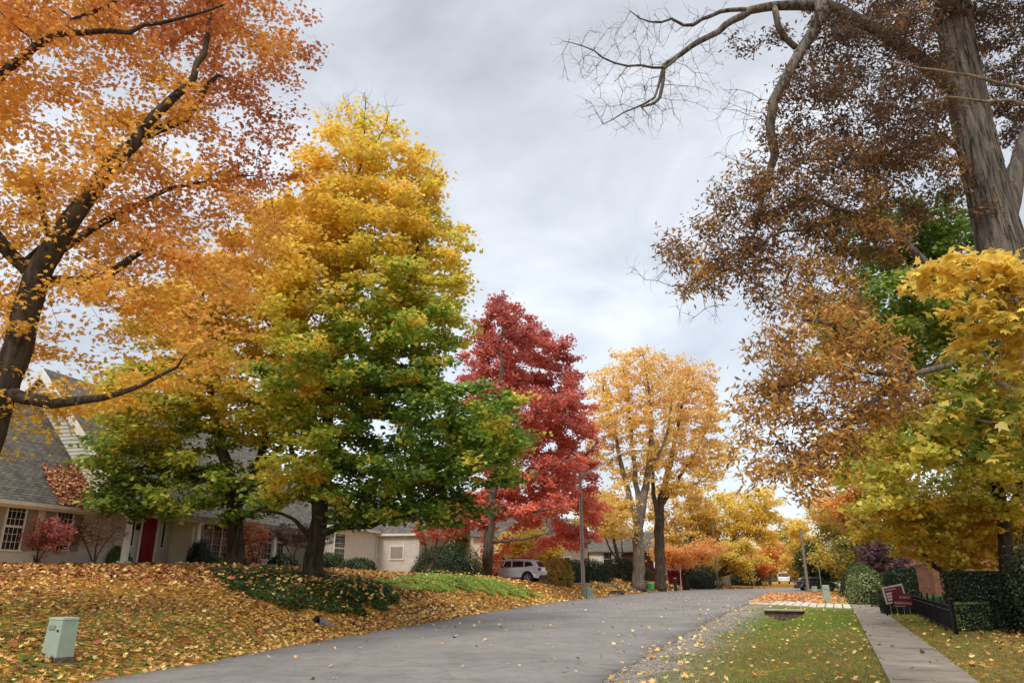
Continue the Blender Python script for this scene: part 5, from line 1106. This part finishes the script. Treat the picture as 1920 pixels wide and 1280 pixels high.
# ---------------------------------------------------------------- hedges, shrubs
def inpoly(x, y, poly):
    ins = np.zeros(len(x), bool); n = len(poly); j = n-1
    for i in range(n):
        xi, yi = poly[i]; xj, yj = poly[j]; c = ((yi > y) != (yj > y)) & (x < (xj-xi)*(y-yi)/(yj-yi+1e-12)+xi); ins ^= c; j = i
    return ins
def hedge(label, c, rz, d, h, stops, n=9000, ls=.05, mound=False, seed=1, kind='hedge', cat='hedge', group=None, wob=.04):
    rng = np.random.default_rng(seed); c = np.array([c[0], c[1], hz(c[0], c[1])-.03]); r = thing(kind, label, cat, c, group); cs, sn = math.cos(rz), math.sin(rz)
    if mound:
        q = rng.normal(size=(n, 3)); q[:, 2] = abs(q[:, 2]); q /= np.linalg.norm(q, axis=1)[:, None]; nm = q.copy(); q *= (1+.16*n3(q, 3.5, seed)+.10*n3(q, 8, seed+3))[:, None]*rng.uniform(.84, 1.06, (n, 1)); loc = q*[d[0]/2, d[1]/2, h]
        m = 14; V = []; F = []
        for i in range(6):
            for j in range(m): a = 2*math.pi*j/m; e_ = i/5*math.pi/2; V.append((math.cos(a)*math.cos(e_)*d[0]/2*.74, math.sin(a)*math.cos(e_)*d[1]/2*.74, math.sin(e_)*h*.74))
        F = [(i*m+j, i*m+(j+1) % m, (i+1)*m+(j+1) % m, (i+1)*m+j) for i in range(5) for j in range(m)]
    else:
        A = np.array([d[0]*h, d[1]*h, d[0]*d[1]/2]); f = rng.choice(3, n, p=A/A.sum()); s = rng.choice([-1, 1], n); q = rng.uniform(-.5, .5, (n, 3)); nm = np.zeros((n, 3))
        for k, ax in ((0, 1), (1, 0)): m_ = f == k; q[m_, ax] = .5*s[m_]; nm[m_, ax] = s[m_]
        m_ = f == 2; q[m_, 2] = .5; nm[m_, 2] = 1; loc = (q+[0, 0, .5])*[d[0], d[1], h]; loc += nm*(wob*n3(loc, 3, seed)[:, None]+rng.uniform(-.06, .015, (n, 1)))
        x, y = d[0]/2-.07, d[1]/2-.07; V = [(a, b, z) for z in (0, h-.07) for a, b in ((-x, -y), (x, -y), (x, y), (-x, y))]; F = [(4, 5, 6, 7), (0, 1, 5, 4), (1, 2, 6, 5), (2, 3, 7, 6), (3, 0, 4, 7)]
    rot = lambda p: np.c_[p[:, 0]*cs-p[:, 1]*sn, p[:, 0]*sn+p[:, 1]*cs, p[:, 2]]
    p = rot(loc)+c; col = pal(stops, .5+.35*n3(loc, 2.5, seed)+rng.normal(0, .2, n))
    leafcloud('foliage', p, ls*rng.uniform(.7, 1.3, n), col, 'quad', M['leaf'], r, .5, .2, rng, up=rot(nm))
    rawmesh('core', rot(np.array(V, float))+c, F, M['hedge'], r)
    return r
GRN = [(0, (30, 44, 20)), (.6, (56, 78, 32)), (1, (92, 112, 48))]; DGR = [(0, (22, 32, 16)), (.7, (40, 56, 26)), (1, (66, 80, 36))]; LGR = [(0, (60, 84, 34)), (.6, (100, 128, 50)), (1, (150, 160, 80))]
c = P(1848, 1120, 24.2); hedge('tall clipped dark green hedge block behind the iron fence', c[:2], R(20), (1.75, 1.6), 1.75, DGR, 15000, .05, seed=2)
c = (F0+F1)/2+np.array([.95, .3, 0]); hedge('long low green hedge just inside the iron fence', c[:2], math.atan2((F1-F0)[1], (F1-F0)[0]), (10.5, .9), .86, LGR, 16000, .05, seed=3)
c = on(1692, 1140, 34.4); hedge('low dark hedge behind the two maroon signs', c[:2], R(8), (1.6, .8), .85, GRN, 6000, .05, seed=4)
c = P(1990, 1120, 22); hedge('large dark evergreen mass at the far right edge', c[:2], R(20), (3.5, 3), 2.9, DGR, 12000, .07, mound=True, seed=5, kind='shrub', cat='shrub')
c = P(1712, 1100, 46); hedge('high dark hedge behind the maroon signs and trees', c[:2], R(65), (9, 2), 2.0, DGR, 14000, .10, seed=6, wob=.15)
c = P(1850, 1100, 41); hedge('dark hedge below the white clapboard house', c[:2], R(-8), (10, 1.5), 1.7, DGR, 12000, .09, seed=7, wob=.12)
for lab, u, Y, w_, h, st, sd_ in (('pale flowering shrub overhanging the pavement beyond the signs', 1625, 46, 2.4, 2.3, [(0, (60, 84, 36)), (.5, (104, 120, 56)), (1, (206, 196, 150))], 8), ('dull green shrub farther up the pavement under the yellow row', 1612, 60, 3.0, 2.6, GRN, 9),
      ('wide olive shrub beyond the pavement fence', 1648, 52, 3.4, 2.8, [(0, (44, 56, 26)), (.6, (80, 92, 40)), (1, (120, 122, 60))], 10)):
    c = on(u, 1100, Y); hedge(lab, c[:2], 0, (w_, w_), h, st, 6500, .09, mound=True, seed=sd_, kind='shrub', cat='shrub', group='shrubs along the pavement')
for lab, u, Y, w_, h, st, sd_ in (('dark rounded hedge just left of the lamp pole', 1072, 70, 3.4, 2.0, DGR, 11), ('dark rounded hedge right behind the lamp pole', 1112, 74, 4.0, 1.9, DGR, 12), ('brown-green bush below the small brick house', 1162, 80, 5.0, 2.2, [(0, (36, 34, 20)), (.6, (66, 60, 36)), (1, (98, 86, 50))], 13),
      ('yellowing shrub just right of the silver car', 1042, 65, 3.0, 2.3, [(0, (110, 104, 34)), (.5, (170, 132, 44)), (1, (206, 160, 64))], 14), ('olive bush at the foot of the pale trunk', 1190, 86, 4, 1.6, [(0, (60, 58, 30)), (1, (120, 110, 56))], 15),
      ('dark round bush below the orange far trees', 1310, 98, 6, 3.0, DGR, 16), ('dark bush beside the far left roadside trunks', 1395, 125, 8, 3.2, GRN, 17)):
    c = on(u, 1090, Y); hedge(lab, c[:2], 0, (w_, w_*.8), h, st, 7000, .11, mound=True, seed=sd_, kind='shrub', cat='shrub', group='bushes on the left lawns')
c = on(838, 1078, 52); hedge('broad dark yew hedge between the white house and the crimson tree', c[:2], R(5), (4.8, 2.4), 2.0, GRN, 14000, .08, mound=True, seed=18, kind='shrub', cat='shrub')
c = np.array(hf(ud+1.35, -1.9, 0)); hedge('small round evergreen beside the red front door', c[:2], 0, (1.15, 1.15), 1.2, DGR, 5000, .05, mound=True, seed=19, kind='shrub', cat='shrub')
for k, (lab, u, Y, w_, h) in enumerate((('glossy green laurel clump against the wing wall, nearest the tree trunk', 617, 43, 1.9, 1.0), ('glossy green laurel clump right below the narrow wing window', 672, 44.5, 2.2, .8), ('low glossy clump at the foot of the porch columns', 530, 42.5, 1.8, .8), ('low yellow-green clump beside the french windows', 395, 38, 1.9, .6), ('tiny green clump under the bare brown shrub', 212, 32.5, 1.3, .8))):
    c = on(u, 1065, Y); hedge(lab, c[:2], 0, (w_, w_*.8), h, LGR if k > 2 else GRN, 2600, .10, mound=True, seed=30+k, kind='shrub', cat='shrub', group='low plants along the house front')

def shrub_tree(label, base, stems, blobs, stops, nleaf, ls, seed, kind='shrub', cat='shrub', nattr=500, r0=.03, step=.16, kill=.22, group=None, tm='quad', spread=(.16, .16, .08), bark='bark_mid', clump=.3, cs=2.5):
    b = np.array(base, float); polys = []
    for i, s in enumerate(stems): polys.append([(*b, r0*1.3)]+[(*p, r0*(1-.25*k)) for k, p in enumerate(s)])
    def cf_(p, rng): return pal(stops, .5+.35*n3(p, 2.2, seed)+rng.normal(0, .18, len(p)))
    return make_tree(kind, label, polys, blobs, nattr, cf_, nleaf, ls, tm, M[bark], seed, step=step, kill=kill, spread=spread, tip=.005, rleaf=.03, clump=clump, cs=cs, cat=cat, group=group, tropism=.05, tilt=.8)
b = on(68, 1058, 28.5); PINK = [(0, (140, 44, 62)), (.5, (190, 66, 92)), (1, (212, 104, 120))]
shrub_tree('crimson pink burning bush in front of the left windows', b, [[P(60, 1030, 28.3), P(50, 1000, 28.2)], [P(72, 1030, 28.5), P(80, 1000, 28.6)], [P(78, 1040, 28.4), P(110, 1005, 28.2)]], [PB(85, 995, 50, 24, 28.4, .9), PB(60, 1005, 30, 22, 28.2, .8), PB(105, 1000, 30, 20, 28.6, .7), PB(95, 1025, 22, 14, 28.3, .5, 1, .5)], PINK, 4200, .075, 41, group='shrubs before the house', kill=.17, step=.12, nattr=900)
b = on(176, 1060, 30.5); shrub_tree('almost bare brown and rose shrub beside the burning bush', b, [[P(165, 1030, 30.3), P(150, 995, 30.2)], [P(180, 1025, 30.5), P(190, 985, 30.6)], [P(185, 1035, 30.4), P(212, 1000, 30.2)]], [PB(178, 1000, 48, 26, 30.4, .9), PB(150, 985, 24, 16, 30.2, .6), PB(210, 1000, 22, 24, 30.5, .7)], [(0, (110, 66, 56)), (.6, (154, 88, 78)), (1, (150, 120, 70))], 1500, .07, 42, group='shrubs before the house', kill=.15, step=.12, nattr=1100, clump=.1)
b = on(478, 1066, 37); shrub_tree('small red-leaved shrub between the two dark maple trunks', b, [[P(474, 1040, 37), P(465, 1010, 37)], [P(484, 1040, 37), P(492, 1010, 37)]], [PB(478, 1005, 26, 34, 37, 1), PB(470, 1045, 30, 14, 36.8, .8)], [(0, (90, 26, 26)), (.6, (150, 52, 42)), (1, (196, 92, 54))], 2600, .09, 43, group='shrubs before the house', clump=.2)
b = on(548, 1066, 40); shrub_tree('small purple-leaved tree behind the forked maple trunk', b, [[P(552, 1040, 40), P(560, 1010, 40)], [P(545, 1040, 40), P(530, 1010, 40)]], [PB(560, 1000, 42, 24, 40, 1.3), PB(600, 1010, 24, 24, 40, 1), PB(528, 995, 26, 18, 40, 1)], [(0, (60, 36, 44)), (.6, (92, 56, 64)), (1, (120, 84, 84))], 4200, .09, 44, kind='ornamental_tree', cat='tree', clump=.2)
b = on(800, 1078, 46); RD = [(0, (140, 30, 40)), (.5, (190, 48, 52)), (1, (222, 86, 72))]
shrub_tree('little red maple with slanting stems at the end of the white house', b, [[P(800, 1050, 46), P(798, 1020, 46)], [P(820, 1040, 46), P(838, 1012, 46), P(860, 1000, 46)], [P(812, 1050, 46), P(820, 1010, 46)]], [PB(800, 992, 30, 22, 45.5, 1.3), PB(850, 975, 30, 34, 45.5, 1.3), PB(818, 1000, 26, 14, 45.5, 1), PB(870, 940, 24, 30, 45.5, 1)], RD, 4200, .13, 45, kind='ornamental_tree', cat='tree', r0=.06, nattr=500, step=.25, kill=.35)
b = on(1642, 1100, 47); shrub_tree('small purple plum tree standing above the pavement shrubs', b, [[P(1640, 1060, 47), P(1640, 1030, 47)]], [PB(1640, 1035, 30, 30, 47, 1.4), PB(1665, 1050, 30, 28, 46, 1.3), PB(1620, 1045, 16, 16, 46, .8), PB(1690, 1060, 26, 20, 44, 1)], [(0, (62, 34, 44)), (.6, (98, 58, 70)), (1, (134, 44, 60))], 6500, .13, 46, kind='ornamental_tree', cat='tree', r0=.09, nattr=500, step=.3, kill=.4)

# ---------------------------------------------------------------- trees farther down the street
YEL = [(0, (150, 128, 34)), (.4, (206, 168, 44)), (.75, (232, 196, 66)), (1, (214, 150, 56))]; ORG = [(0, (196, 128, 52)), (.5, (226, 156, 72)), (1, (230, 170, 80))]; COR = [(0, (218, 132, 66)), (.5, (236, 162, 92)), (1, (240, 178, 96))]
OLV = [(0, (74, 84, 34)), (.5, (130, 126, 46)), (1, (186, 164, 64))]; DKG = [(0, (34, 48, 24)), (.6, (62, 82, 38)), (1, (104, 118, 56))]; GRY = [(0, (84, 92, 66)), (.5, (132, 132, 88)), (1, (176, 160, 96))]; SCA = [(0, (190, 50, 42)), (.6, (224, 78, 56)), (1, (232, 110, 70))]
def bgtree(label, ub, vb, Y, lobes, stops, nleaf=9000, ls=.34, r0=.3, seed=60, forks=2, group='trees along the far street', bark='bark_mid', clump=.12):
    b = on(ub, vb, Y); b[2] -= .1; top = lobes[0]; vm = (vb+top[1])/2
    polys = [[(*b, r0*1.25), (*P(ub, vb*.8+vm*.2, Y), r0), (*P((ub+top[0])/2, vm, Y), r0*.7), (*P(top[0], top[1], Y), r0*.25)]]
    for k in range(1, min(len(lobes), forks+1)):
        l = lobes[k]; polys.append([(*P(ub*.75+top[0]*.25, vb*.7+top[1]*.3, Y), r0*.5), (*P((ub+l[0])/2, (vb+l[1])/2, Y), r0*.35), (*P(l[0], l[1], Y), r0*.12)])
    bl = [PB(u, v, ru, rv, Y, rd) for u, v, ru, rv, rd in lobes]; rn = np.random.default_rng(seed)
    def cf_(p, rng): return pal(stops, .5+.34*n3(p, .6, seed)+rng.normal(0, .15, len(p)))
    return make_tree('street_tree', label, polys, bl, 900, cf_, nleaf, ls, 'quad', M[bark], seed, step=.9, kill=1.1, spread=(.8, .8, .4), tip=.018, rleaf=.10, clump=clump, cs=.6, group=group, tropism=.1)
bgtree('coral orange tree with dark slanting trunk beside the amber giants', 1287, 1093, 92, [(1272, 1036, 34, 22, 3), (1325, 1034, 34, 20, 3), (1240, 1040, 24, 22, 2.5)], COR, 7000, .26, .3, 61, bark='bark_dark')
bgtree('yellow tree with low v-shaped fork, left of the thin pale pole', 1332, 1093, 102, [(1385, 1040, 40, 34, 4), (1310, 1040, 30, 24, 3), (1400, 1062, 28, 20, 3)], YEL, 11000, .28, .45, 62, bark='bark_dark')
bgtree('tall spreading yellow tree with grey limbs above the far road', 1362, 1090, 114, [(1385, 960, 55, 50, 6), (1435, 945, 34, 40, 5), (1340, 985, 45, 45, 5), (1440, 990, 36, 34, 5)], YEL, 15000, .36, .5, 63, bark='bark_pale', clump=.15)
bgtree('orange tree filling the gap behind the amber giants', 1290, 1090, 112, [(1300, 960, 50, 46, 6), (1270, 1010, 50, 36, 5), (1240, 960, 40, 60, 5)], [(0, (150, 124, 56)), (.5, (212, 166, 70)), (1, (228, 184, 90))], 12000, .36, .4, 64)
bgtree('small scarlet tree at the far left roadside', 1424, 1098, 125, [(1422, 1055, 16, 22, 2.5)], SCA, 4500, .26, .16, 65)
bgtree('orange and gold tree just right of the small scarlet tree', 1444, 1098, 135, [(1442, 1030, 24, 34, 4), (1455, 1050, 18, 24, 3)], ORG, 7000, .34, .22, 66)
bgtree('greyish olive tree closing the view at the road end', 1478, 1097, 210, [(1475, 1030, 34, 44, 7), (1450, 1050, 30, 30, 6)], GRY, 9000, .6, .35, 67)
bgtree('narrow yellow tree left of the grey roadside pole', 1497, 1098, 125, [(1500, 1020, 24, 50, 4), (1490, 1060, 22, 26, 3.5)], YEL, 8000, .33, .25, 68)
bgtree('olive gold tree with pale twin trunk by the end of the pavement', 1583, 1097, 84, [(1570, 990, 46, 60, 5), (1560, 1050, 46, 24, 4), (1595, 1040, 30, 40, 4)], [(0, (112, 110, 38)), (.4, (170, 144, 44)), (.8, (218, 178, 52)), (1, (196, 140, 50))], 13000, .27, .33, 69, bark='bark_pale')
bgtree('dark green tree behind the far dark grey car', 1548, 1095, 112, [(1545, 1062, 32, 28, 4), (1520, 1050, 22, 34, 4)], DKG, 8000, .34, .3, 70)
bgtree('orange tree glowing behind the green maple', 1640, 1098, 66, [(1600, 905, 55, 50, 4), (1640, 870, 50, 50, 4), (1570, 950, 40, 34, 3)], ORG, 11000, .28, .3, 71, bark='bark_dark')
bgtree('thin brownish tree between the orange and olive street trees', 1622, 1098, 74, [(1620, 980, 45, 50, 4), (1600, 1030, 36, 34, 3)], OLV, 9000, .26, .25, 72)
bgtree('yellow tree seen low between house and crimson tree', 1000, 1085, 70, [(1000, 1020, 45, 36, 3.5), (960, 1030, 40, 30, 3), (1035, 1040, 22, 26, 2.5)], YEL, 9000, .24, .22, 73)
bgtree('bright yellow tree left of the thick pale trunk', 1166, 1090, 84, [(1142, 965, 42, 36, 4), (1112, 950, 34, 38, 3.5), (1168, 990, 18, 18, 2)], [(0, (196, 150, 36)), (.5, (232, 182, 48)), (1, (238, 198, 70))], 10000, .28, .25, 74)
bgtree('olive tree behind the amber giants, low on the lawn', 1225, 1090, 120, [(1215, 1040, 50, 40, 5), (1180, 1060, 30, 26, 4)], OLV, 8000, .36, .3, 75)
bgtree('tall green tree closing the right side beyond the pavement', 1680, 1098, 62, [(1690, 960, 60, 80, 5), (1740, 1000, 60, 60, 5), (1640, 1020, 40, 50, 4)], OLV, 12000, .28, .35, 76, bark='bark_dark')
bgtree('dark leafy tree behind the white clapboard house', 1860, 1098, 60, [(1860, 900, 110, 110, 6), (1790, 960, 80, 90, 6), (1900, 1000, 60, 50, 4)], OLV, 13000, .32, .35, 77, bark='bark_dark')
bgtree('brown oak rising behind the right end of the white house', 820, 1078, 76, [(830, 1000, 70, 55, 5), (770, 1020, 50, 40, 4), (880, 1010, 40, 50, 4)], [(0, (70, 60, 34)), (.5, (120, 96, 46)), (1, (176, 136, 60))], 9000, .30, .3, 78)
# far-off wood that closes the horizon
rng = np.random.default_rng(80); n = 52000
az = rng.uniform(-.62, .85, n); Yw = rng.uniform(225, 262, n); hgt = 10+4*np.sin(az*31)+2.5*np.sin(az*83+1)+1.5*np.sin(az*190)
zz = rng.uniform(0, 1, n)**.8*hgt; pw = np.c_[az*Yw, Yw, zz+.3]
colw = pal([(0, (70, 80, 52)), (.3, (110, 110, 62)), (.55, (160, 136, 64)), (.8, (176, 116, 62)), (1, (120, 92, 70))], .5+.4*np.sin(az*47)+rng.normal(0, .25, n))
dw = leafcloud('distant_wood', pw, rng.uniform(.7, 1.5, n), colw, 'quad', M['leaf'], None, .9, .2, rng, up=np.tile([0, -.8, .4], (n, 1))); tag(dw, kind='stuff')
#__PART5__
# ---------------------------------------------------------------- ground cover: ivy bed, bright bed, leaf litter, grass
def visible(x, y, z, mg=40):
    f = y*cP+(z-CAMZ)*sP; u = 960+FPX*x/f; v = 640-FPX*(-y*sP+(z-CAMZ)*cP)/f
    return (f > 1) & (u > -mg) & (u < 1920+mg) & (v < 1280+mg*2)
def bed(name, pxs, n, hgt, ls, stops, seed, tmpl='hex'):
    poly = np.array([T(u, v)[:2] for u, v in pxs]); rng = np.random.default_rng(seed); lo, hi = poly.min(0), poly.max(0)
    x = rng.uniform(lo[0], hi[0], n*4); y = rng.uniform(lo[1], hi[1], n*4); jx, jy = x+.35*vn(x, y, 2.5), y+.35*vn(y, x, 2.2)
    k = inpoly(jx, jy, poly); x, y = x[k][:n], y[k][:n]; n = len(x)
    z = H(x, y)+rng.uniform(.15, 1, n)**.6*hgt*(.75+.4*n3(np.c_[x, y, x*0], 2.6, 1))
    p = np.c_[x, y, z]; col = pal(stops, .45+.35*n3(p*[1, 1, 0], 1.1, seed)+rng.normal(0, .2, n))
    return poly, tag(leafcloud(name, p, ls*rng.uniform(.6, 1.3, n), col, tmpl, M['leaf'], None, .45, .2, rng), kind='stuff')
ivy_poly, _ = bed('ivy_ground_cover', [(396, 1068), (480, 1066), (600, 1078), (690, 1092), (742, 1112), (748, 1136), (700, 1150), (640, 1159), (560, 1153), (500, 1134), (440, 1108), (405, 1088)], 30000, .22, .085,
              [(0, (40, 56, 24)), (.5, (66, 90, 36)), (.85, (102, 118, 46)), (1, (146, 140, 56))], 91)
gb_poly, _ = bed('bright_ground_cover', [(700, 1092), (780, 1082), (860, 1081), (915, 1087), (960, 1097), (1000, 1110), (1022, 1118), (940, 1117), (850, 1110), (760, 1108)], 22000, .2, .09,
              [(0, (104, 130, 44)), (.5, (156, 176, 58)), (1, (200, 204, 92))], 92)
def litter_points(n, xr, yr, dens, seed):
    rng = np.random.default_rng(seed); x = rng.uniform(*xr, n); y = rng.uniform(*yr, n); k = rng.uniform(0, 1, n) < dens(x, y); x, y = x[k], y[k]; z = H(x, y); k = visible(x, y, z); return x[k], y[k], z[k], rng
def dl_(x, y): return pdist(x, y, RLs)
LEAFC = [(0, (84, 58, 36)), (.18, (132, 90, 50)), (.36, (186, 126, 62)), (.6, (212, 158, 74)), (.85, (228, 190, 96)), (1, (236, 208, 132))]
def lawn_d(x, y):
    d = dl_(x, y); m = (d > -.15+.25*vn(x, y, 2.7)); sp_ = .22+.48*sstep(-.2, .6, vn(x, y, .8, 2))+.5*sstep(4.5, 1.5, d)+.3*sstep(18, 26, y); thin = 1-.68*sstep(7.5, 3.5, np.hypot((x+9.5)*.8, y-15))
    iv = inpoly(x, y, ivy_poly) | inpoly(x, y, gb_poly)
    return np.where(m, np.clip(sp_*thin, 0, 1), 0)*np.where(iv, .13, 1)
parts_ = []
for n_, yr, lift in ((52000, (9, 21), .02), (62000, (21, 34), .03), (60000, (34, 60), .05), (0, (60, 105), .05)):
    xr = (-.85*yr[1], (.1 if yr[0] < 60 else .32)*yr[1]+1)
    area = (xr[1]-xr[0])*(yr[1]-yr[0]); nn_ = int(area*({9: 290, 21: 130, 34: 36, 60: 9}[yr[0]])); parts_.append(litter_points(nn_, xr, yr, lawn_d, 100+yr[0]))
x = np.concatenate([p[0] for p in parts_]); y = np.concatenate([p[1] for p in parts_]); z = np.concatenate([p[2] for p in parts_]); rng = np.random.default_rng(5)
iv = inpoly(x, y, ivy_poly)*.17+inpoly(x, y, gb_poly)*.28
p = np.c_[x, y, z+rng.uniform(.005, .05, len(x))+iv]; t_ = .40+.25*vn(x, y, .5)+rng.normal(0, .32, len(x))+.12*sstep(5, 1, dl_(x, y)); col = pal(LEAFC, t_)
rd_ = rng.uniform(0, 1, len(x)) < .12*sstep(-4, -12, x); col[rd_] = S(176, 84, 60)
near = y < 24
tag(leafcloud('leaf_litter', p[near], .092*rng.uniform(.55, 1.3, near.sum()), col[near], 'mcurl', M['litter'], None, .38, 0, rng), kind='stuff')
fr_ = ~near; tag(leafcloud('leaf_litter', p[fr_], np.where(y[fr_] > 60, .24, .14)*rng.uniform(.6, 1.25, fr_.sum()), col[fr_], 'curl', M['litter'], None, .4, 0, rng), kind='stuff')
# leaves blown on the road and pavement
def road_d(x, y):
    a = dl_(x, y); b_ = pdist(x, y, RRs); m = (a < 0) & (b_ > 0); return np.where(m, .05+.7*np.exp(a/.5)+.35*np.exp(-b_/.6)+.10*sstep(.2, .7, vn(x, y, .45, 4)), 0)
x, y, z, rng = litter_points(26000, (-9, 34), (9, 72), road_d, 120)
col = pal(LEAFC, .72+rng.normal(0, .22, len(x))); col[rng.uniform(0, 1, len(x)) < .14] = S(70, 54, 44)
tag(leafcloud('fallen_leaves', np.c_[x, y, np.full(len(x), .075)+rng.uniform(0, .02, len(x))], .10*rng.uniform(.55, 1.2, len(x)), col, 'mcurl', M['litter'], None, .3, 0, rng), kind='stuff')
def relp(x, y): return (x-SW0[0])*swn[0]+(y-SW0[1])*swn[1]
def alp(x, y): return (x-CUL[0])*swd[0]+(y-CUL[1])*swd[1]
def verge_d(x, y):
    r = relp(x, y); al = alp(x, y); b_ = -pdist(x, y, RRs)
    lft = (r < -SWW/2) & (b_ > 0); rgt = r > SWW/2; onp = ~lft & ~rgt & (b_ > 0)
    d = np.where(lft, .055+.08*sstep(-12, -22, al)+.2*np.exp(-b_/.5)+.08*np.exp((r+SWW/2)/.3), 0); d = np.where(lft & (al > 9.2), .85*sstep(-1.2, -3.5, r)+.2, d)
    d = np.where(lft & (al > 3.0) & (al < 9.2), .04, d); d = np.where(rgt, .12+.5*sstep(1.5, 4, r)*sstep(2, -4, al+6)+.25*sstep(1.8, 3, r), d); d = np.where(onp, .035, d); return d
x, y, z, rng = litter_points(120000, (1, 46), (9, 75), verge_d, 130)
far_pile = (alp(x, y) > 9.2) & (relp(x, y) < 0); rr_ = relp(x, y)
t_ = .7+rng.normal(0, .25, len(x)); t_ = np.where(rr_ > SWW/2, .35+rng.normal(0, .3, len(x)), t_); col = pal(LEAFC, t_); col[far_pile] = pal([(0, (176, 110, 66)), (1, (226, 172, 108))], rng.uniform(0, 1, far_pile.sum()))
onp = np.abs(rr_) < SWW/2; col[onp] = pal([(0, (74, 54, 42)), (.6, (120, 86, 58)), (1, (206, 176, 104))], rng.uniform(0, 1, onp.sum()))
zz_ = np.where(onp, .045, np.maximum(z, -9)+.035); 
tag(leafcloud('fallen_leaves', np.c_[x, y, zz_+rng.uniform(0, .03, len(x))], np.where(far_pile, .15, .10)*rng.uniform(.55, 1.25, len(x)), col, 'mcurl', M['litter'], None, .35, 0, rng), kind='stuff')
# leaf drift on the left wing roof
rng = np.random.default_rng(55); n = 2200; s_ = rng.uniform(0, 1, n); uu = U1+.1-s_*2.2; ww = -.3+rng.uniform(0, 1, n)*(1.7-.5*s_+.15*np.sin(uu*9)); tn = math.tan(PW)
pr_ = O0+OU*uu[:, None]+OW*ww[:, None]+np.c_[np.zeros((n, 2)), ZE+ww*tn+rng.uniform(.01, .12, n)]
nr_ = np.array([OW[0]*-tn, OW[1]*-tn, 1]); nr_ /= np.linalg.norm(nr_)
tag(leafcloud('leaf_drift', pr_, .12*rng.uniform(.6, 1.2, n), pal([(0, (120, 66, 44)), (.6, (186, 116, 76)), (1, (214, 158, 104))], rng.uniform(0, 1, n)), 'curl', M['litter'], None, .4, .5, rng, up=np.tile(nr_, (n, 1))), kind='stuff')
# grass
def gdens(x, y):
    r = relp(x, y); al = alp(x, y); b_ = -pdist(x, y, RRs); lft = (r < -SWW/2-.02) & (b_ > .8+.5*vn(x, y, 1.9)); rgt = r > SWW/2+.02
    d = np.where(lft & (al < 2.9), 1-.45*sstep(-.2, .6, vn(x, y, .8, 5)), 0); d = np.where(rgt & (r < 5), .6-.3*sstep(1.5, 3, r), d); d = np.where(lft & (al > 9.3) & (r > -1.6), .5, d); d = np.where((np.abs(np.abs(r)-SWW/2) < .09*(1+vn(x, y, 6))) & (al < 2.9), 1, d); return d*np.clip(13/y, .25, 1)**1.3
x, y, z, rng = litter_points(620000, (2, 26), (9.5, 46), gdens, 140)
al = alp(x, y); dryb = np.clip(.10+.55*sstep(-9, -20, al)+.35*vn(x, y, .9, 3)+.25*(relp(x, y) > 0), 0, 1)
cg = pal([(0, (72, 96, 28)), (.5, (110, 138, 44)), (1, (150, 168, 70))], .5+rng.normal(0, .25, len(x))); cd = pal([(0, (110, 92, 50)), (1, (168, 146, 88))], rng.uniform(0, 1, len(x))); ch = rng.uniform(0, 1, len(x)) < dryb*.7
col = np.where(ch[:, None], cd, cg); sc_ = np.clip(y/13, 1, 2.2)
g_ = grass_blades('grass', np.c_[x, y, z-.01], rng.uniform(.03, .075, len(x))*sc_**.5, col, rng); tag(g_, kind='stuff')
def gl(x, y): d = dl_(x, y); return np.where(d > .6, .8, 0)*np.where(inpoly(x, y, ivy_poly), 0, 1)*sstep(26, 12, y)
x, y, z, rng = litter_points(240000, (-18, 0), (9.5, 26), gl, 141)
col = pal([(0, (58, 74, 26)), (.5, (88, 104, 38)), (1, (126, 130, 60))], .5+rng.normal(0, .25, len(x)))
g_ = grass_blades('grass', np.c_[x, y, z-.01], rng.uniform(.03, .07, len(x)), col, rng); tag(g_, kind='stuff')
# gravel along the road edge
def gvd(x, y): b_ = -pdist(x, y, RRs); return np.where((b_ > -.05) & (b_ < 1.9), 1-.5*b_, 0)*(alp(x, y) < 3)*np.clip(14/y, .2, 1)
x, y, z, rng = litter_points(90000, (0, 16), (9.5, 34), gvd, 150); n = len(x)
O8 = np.array([(1, 0, 0), (-1, 0, 0), (0, 1, 0), (0, -1, 0), (0, 0, 1), (0, 0, -1)]); F8 = np.array([(0, 2, 4), (2, 1, 4), (1, 3, 4), (3, 0, 4), (2, 0, 5), (1, 2, 5), (3, 1, 5), (0, 3, 5)])
sz = rng.uniform(.008, .022, (n, 1, 1))*rng.uniform(.6, 1.2, (n, 1, 3)); V = np.c_[x, y, z+.004][:, None]+O8[None]*sz*[1, 1, .7]; Fi = (F8[None]+np.arange(n)[:, None, None]*6).reshape(-1, 3)
cg = pal([(0, (92, 84, 74)), (.5, (142, 132, 118)), (1, (190, 182, 168))], rng.uniform(0, 1, n)); g_ = numpy_mesh('gravel', V.reshape(-1, 3), Fi, M['litter'], None, np.repeat(cg, 8, 0)); tag(g_, kind='stuff')
